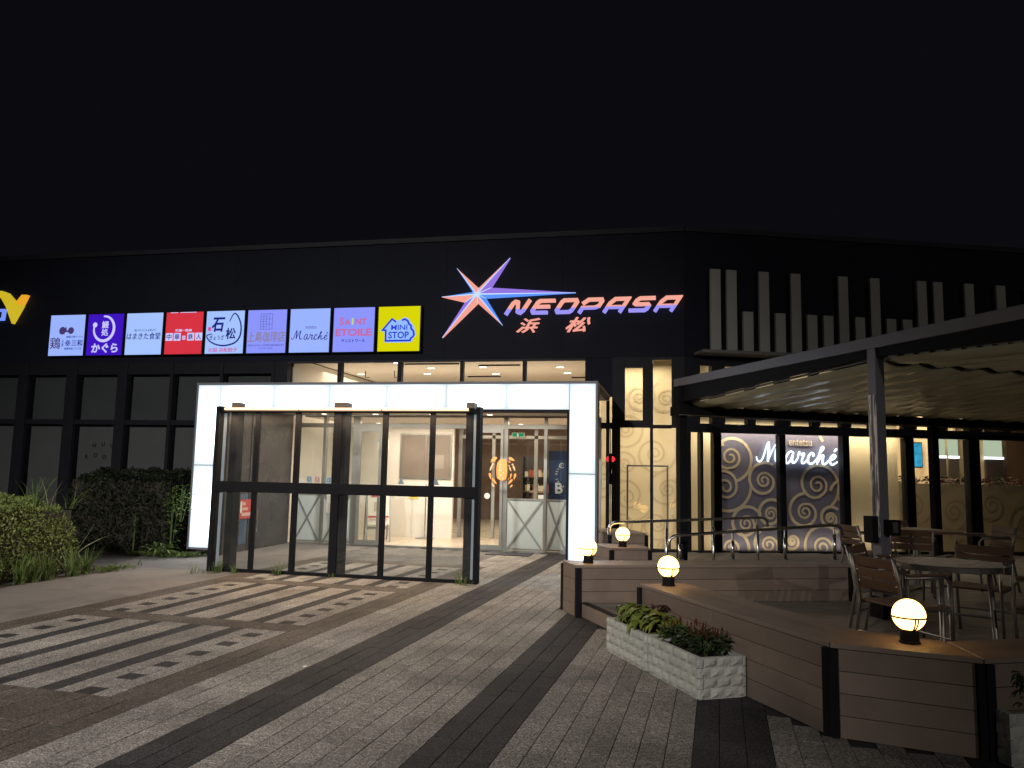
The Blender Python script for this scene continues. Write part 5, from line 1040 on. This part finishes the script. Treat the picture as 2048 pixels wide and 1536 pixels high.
plume(pl(.90, .17), 'red plume flower plant beside the coleus'); plume(pl(1.09, .22), 'red plume flower plant in the middle of its planter'); plume(pl(1.30, .18), 'red plume flower plant at the near end of its planter'); plume(pl(1.03, .30), 'red plume flower plant against the bench'); plume(pl(1.24, .30), 'red plume flower plant against the bench, nearer the viewer')
bushy('leafy_plant', (1.90, 4.93, .24), M['leaf_p'], 120, .14, .2, .08, .03, 'dark leafy plant in the cut-off planter at the right edge', 'plant')
# ---------------------------------------------------------------- hedges, grasses, weeds
def leaf_cloud(n, sampler, size, mat, name, parent):
    P, D = sampler(n); n = len(P); a = rng.normal(size=(n, 3)); a = a / np.linalg.norm(a, axis=1, keepdims=True); a = a - D * (a * D).sum(1, keepdims=True) * .8 + D * .35 + np.array([0, 0, .25]); a /= np.linalg.norm(a, axis=1, keepdims=True)
    b = np.cross(a, D + .75 * rng.normal(size=(n, 3))); b /= np.linalg.norm(b, axis=1, keepdims=True); s = size * rng.uniform(.6, 1.3, (n, 1))
    V = np.stack([P, P + a * s * .5 + b * s * .28, P + a * s, P + a * s * .5 - b * s * .28], 1).reshape(-1, 3)
    me = bpy.data.meshes.new(name); me.vertices.add(4 * n); me.vertices.foreach_set('co', V.ravel()); me.loops.add(4 * n); me.loops.foreach_set('vertex_index', np.arange(4 * n, dtype=np.int32)); me.polygons.add(n); me.polygons.foreach_set('loop_start', np.arange(0, 4 * n, 4, dtype=np.int32)); me.polygons.foreach_set('loop_total', np.full(n, 4, dtype=np.int32)); me.materials.append(mat); me.update(calc_edges=True)
    return put(name, me, parent)
def hedge(label, box, n, size, mat, amp=.09):
    x0, x1, y0, y1, h_ = box; t = empty('hedge', ((x0 + x1) / 2, (y0 + y1) / 2, 0), 0, label, 'hedge'); cx_, cy_ = (x0 + x1) / 2, (y0 + y1) / 2; hx_, hy_ = (x1 - x0) / 2, (y1 - y0) / 2
    MB().box(-hx_ + .12, hx_ - .12, -hy_ + .12, hy_ - .12, 0, h_ - .14).build('twigs', M['soil'], t)
    ph = rng.uniform(0, 6, 9)
    def smp(n):
        A = np.array([2 * hx_ * h_, 2 * hx_ * h_, 2 * hy_ * h_, 2 * hy_ * h_, 4 * hx_ * hy_]); f_ = rng.choice(5, n, p=A / A.sum()); u, v = rng.uniform(-1, 1, n), rng.uniform(0, 1, n); P = np.zeros((n, 3)); D = np.zeros((n, 3))
        for k, (ax, sg) in enumerate([(1, -1), (1, 1), (0, -1), (0, 1)]):
            m_ = f_ == k; o = 1 - ax; P[m_, ax] = sg * (hy_ if ax else hx_); P[m_, o] = u[m_] * (hx_ if ax else hy_); P[m_, 2] = .03 + v[m_] * (h_ - .03); D[m_, ax] = sg
        m_ = f_ == 4; P[m_, 0] = u[m_] * hx_; P[m_, 1] = (2 * v[m_] - 1) * hy_; P[m_, 2] = h_; D[m_, 2] = 1
        q = P * 4.2; lump = np.sin(q[:, 0] + ph[0]) * np.sin(q[:, 1] * 1.3 + ph[1]) + np.sin(q[:, 2] * 1.7 + ph[2] + q[:, 0]) + .7 * np.sin(q[:, 0] * 2.7 + q[:, 1] * 2.3 + q[:, 2] * 2.1 + ph[3]) + .5 * np.sin(q[:, 1] * 4.1 + q[:, 2] * 5 + ph[4])
        rc = np.clip(np.abs(P[:, 0] / hx_) + np.abs(P[:, 1] / hy_) + P[:, 2] / h_ - 2.25, 0, 1)
        P += D * (lump[:, None] * amp * .35 - rng.exponential(.05, (n, 1))); P[:, :2] *= (1 - .14 * rc)[:, None]; P[:, 2] *= 1 - .14 * rc; P[:, 2] = np.maximum(P[:, 2], .02)
        return P, D
    leaf_cloud(n, smp, size, mat, 'leaves', t); return t
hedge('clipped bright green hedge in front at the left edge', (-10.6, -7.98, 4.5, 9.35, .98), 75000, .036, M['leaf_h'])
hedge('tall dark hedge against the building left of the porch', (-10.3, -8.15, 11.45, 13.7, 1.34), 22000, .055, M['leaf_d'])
def tuft(loc, n, L_, spread, mat, label, name='grass_tuft', group=None, w_=.006, lean=(0, 0)):
    t = empty(name, loc, 0, label, 'grass' if 'grass' in name else 'weed', group); mb = MB()
    for k in range(n):
        a = random.uniform(0, 6.3); l = L_ * random.uniform(.5, 1.1); sp_ = spread * random.uniform(.3, 1.2); d = Vector((math.cos(a) * sp_ + lean[0], math.sin(a) * sp_ + lean[1], 1)).normalized(); s_ = Vector((-math.sin(a), math.cos(a), 0)); b0 = Vector((random.gauss(0, .03), random.gauss(0, .03), 0)); dr = random.uniform(.2, .7)
        P = [b0 + d * l * q + Vector((math.cos(a) * sp_ * q * q * l * dr, math.sin(a) * sp_ * q * q * l * dr, -q ** 3 * l * dr * sp_ * .8)) for q in (0, .3, .6, .85, 1)]; ws = [w_, w_, w_ * .8, w_ * .5, .0005]; n0 = len(mb.v)
        vs = []
        for p, ww_ in zip(P, ws): vs += [p + s_ * ww_, p - s_ * ww_]
        mb.add(vs, [(2 * i, 2 * i + 1, 2 * i + 3, 2 * i + 2) for i in range(4)])
    mb.build('blades', mat, t); return t
tuft((-8.35, 8.85, .88), 18, .55, .42, M['leaf_g'], 'tall arching grass growing out of the top of the front hedge', w_=.007)
tuft((-8.25, 8.95, .90), 5, .62, .6, M['leaf_dry'], 'dry pale grass stalks over the top of the front hedge', w_=.006)
tuft((-8.2, 9.3, .85), 8, .5, .6, M['leaf_g'], 'arching grass at the back corner of the front hedge', w_=.006, lean=(.35, .1))
tuft((-8.1, 9.25, .18), 5, .8, .7, M['leaf_dry'], 'dry stalks leaning out behind the front hedge', w_=.005, lean=(1.0, .5))
for i, (x, y) in enumerate([(-7.86, 7.8), (-7.84, 8.2), (-7.83, 8.6), (-7.8, 9.0), (-7.85, 9.3), (-7.86, 8.4)]):
    tuft((x, y, 0), 60, .42, .45, M['leaf_g'], 'green grass tuft at the foot of the front hedge, ' + ['nearest the viewer', 'second from the viewer', 'fourth from the viewer', 'fifth from the viewer', 'farthest, at the corner', 'third from the viewer'][i], group='grass tufts at the foot of the front hedge', w_=.006)
def ground_cover(name, pts, n, label_kind):
    mb = MB()
    for k in range(n):
        c = random.choice(pts); x, y = random.gauss(c[0], c[2]), random.gauss(c[1], c[3])
        for q in range(4): a = random.uniform(0, 6.3); leaf(mb, (x, y, random.uniform(0, .03)), (math.cos(a), math.sin(a), random.uniform(.3, 1.4)), (0, 0, 1), random.uniform(.03, .09), random.uniform(.008, .02))
    mb.build(name, M['leaf_g'], kind='stuff')
ground_cover('ground_cover', [(-7.75, 9.5, .10, .22), (-8.05, 11.35, .22, .10), (-7.80, 11.45, .12, .08), (-8.5, 11.35, .25, .06)], 420, 'stuff')
bushy('broadleaf_weed', (-8.12, 11.22, .0), M['leaf_g'], 40, .2, .22, .20, .05, 'broad-leaved bright weed at the foot of the porch leg', 'weed', droop=.3)
bushy('climbing_vine', (-8.08, 11.4, .0), M['leaf_g'], 120, .14, 1.0, .09, .04, 'pale leafy vine climbing the hedge end lit by the porch', 'vine', droop=.4); bushy('climbing_vine', (-8.0, 11.5, .55), M['leaf_h'], 170, .24, .6, .07, .03, 'yellow-green vine top at the hedge corner beside the porch', 'vine', droop=.4)
bushy('climbing_vine', (-8.75, 11.38, .0), M['leaf_d'], 50, .1, .75, .10, .03, 'thin dim vine on the dark hedge face', 'vine', droop=.5)
for i, (x, y, n, L_, lb) in enumerate([(-6.52, 9.72, 14, .16, 'small weed tuft on the paving left of the screen'), (-6.28, 9.98, 60, .22, 'bushy weed at the foot of the first screen post'), (-6.02, 9.95, 20, .16, 'low weed just right of the first screen post'), (-5.36, 9.95, 40, .24, 'upright green weed under the second pane of the screen'), (-4.58, 10.0, 12, .1, 'tiny weed at the middle screen post'), (-2.78, 9.98, 16, .32, 'thin tall weed at the last screen post'), (-2.66, 9.9, 14, .14, 'small dark weed under the end of the screen'), (-6.36, 9.78, 12, .1, 'tiny weed beside the first screen post')]):
    tuft((x, y, 0), n, L_, .5, M['leaf_g'], lb, 'weed_tuft', 'weeds along the foot of the screen', .0035)
MB().obox((-2.72, 5.55, .006), (.03, .018, .006)).build('litter_scrap', M['whitep'], label='tiny white paper scrap on the pale paving stripe', cat='litter')
# ---------------------------------------------------------------- floodlight of the car park (stands to the left, behind the photographer's line of sight)
lp = empty('car_park_lamp', (-5.3, -8.2, 0), 0, 'tall car park lamp post standing behind the plaza', 'street lamp')
MB().tube([(0, 0, 0), (0, 0, 7.9)], [.09, .05], 12).build('post', M['greymetal'], lp, smooth=True); MB().tube([(0, 0, 7.9), (.5, .15, 7.98)], .035, 8).build('arm', M['greymetal'], lp); MB().box(.25, .75, 0, .3, 7.98, 8.06).build('lamp_head', M['black'], lp)
l2 = copy_tree(lp); l2.location = (15.3, -20.2, 0); tag(l2, 'unseen lamp post added for the fill lamp, far behind on the right'); lp['group'] = l2['group'] = 'car park lamp posts'  # second post copied in to carry the added fill lamp
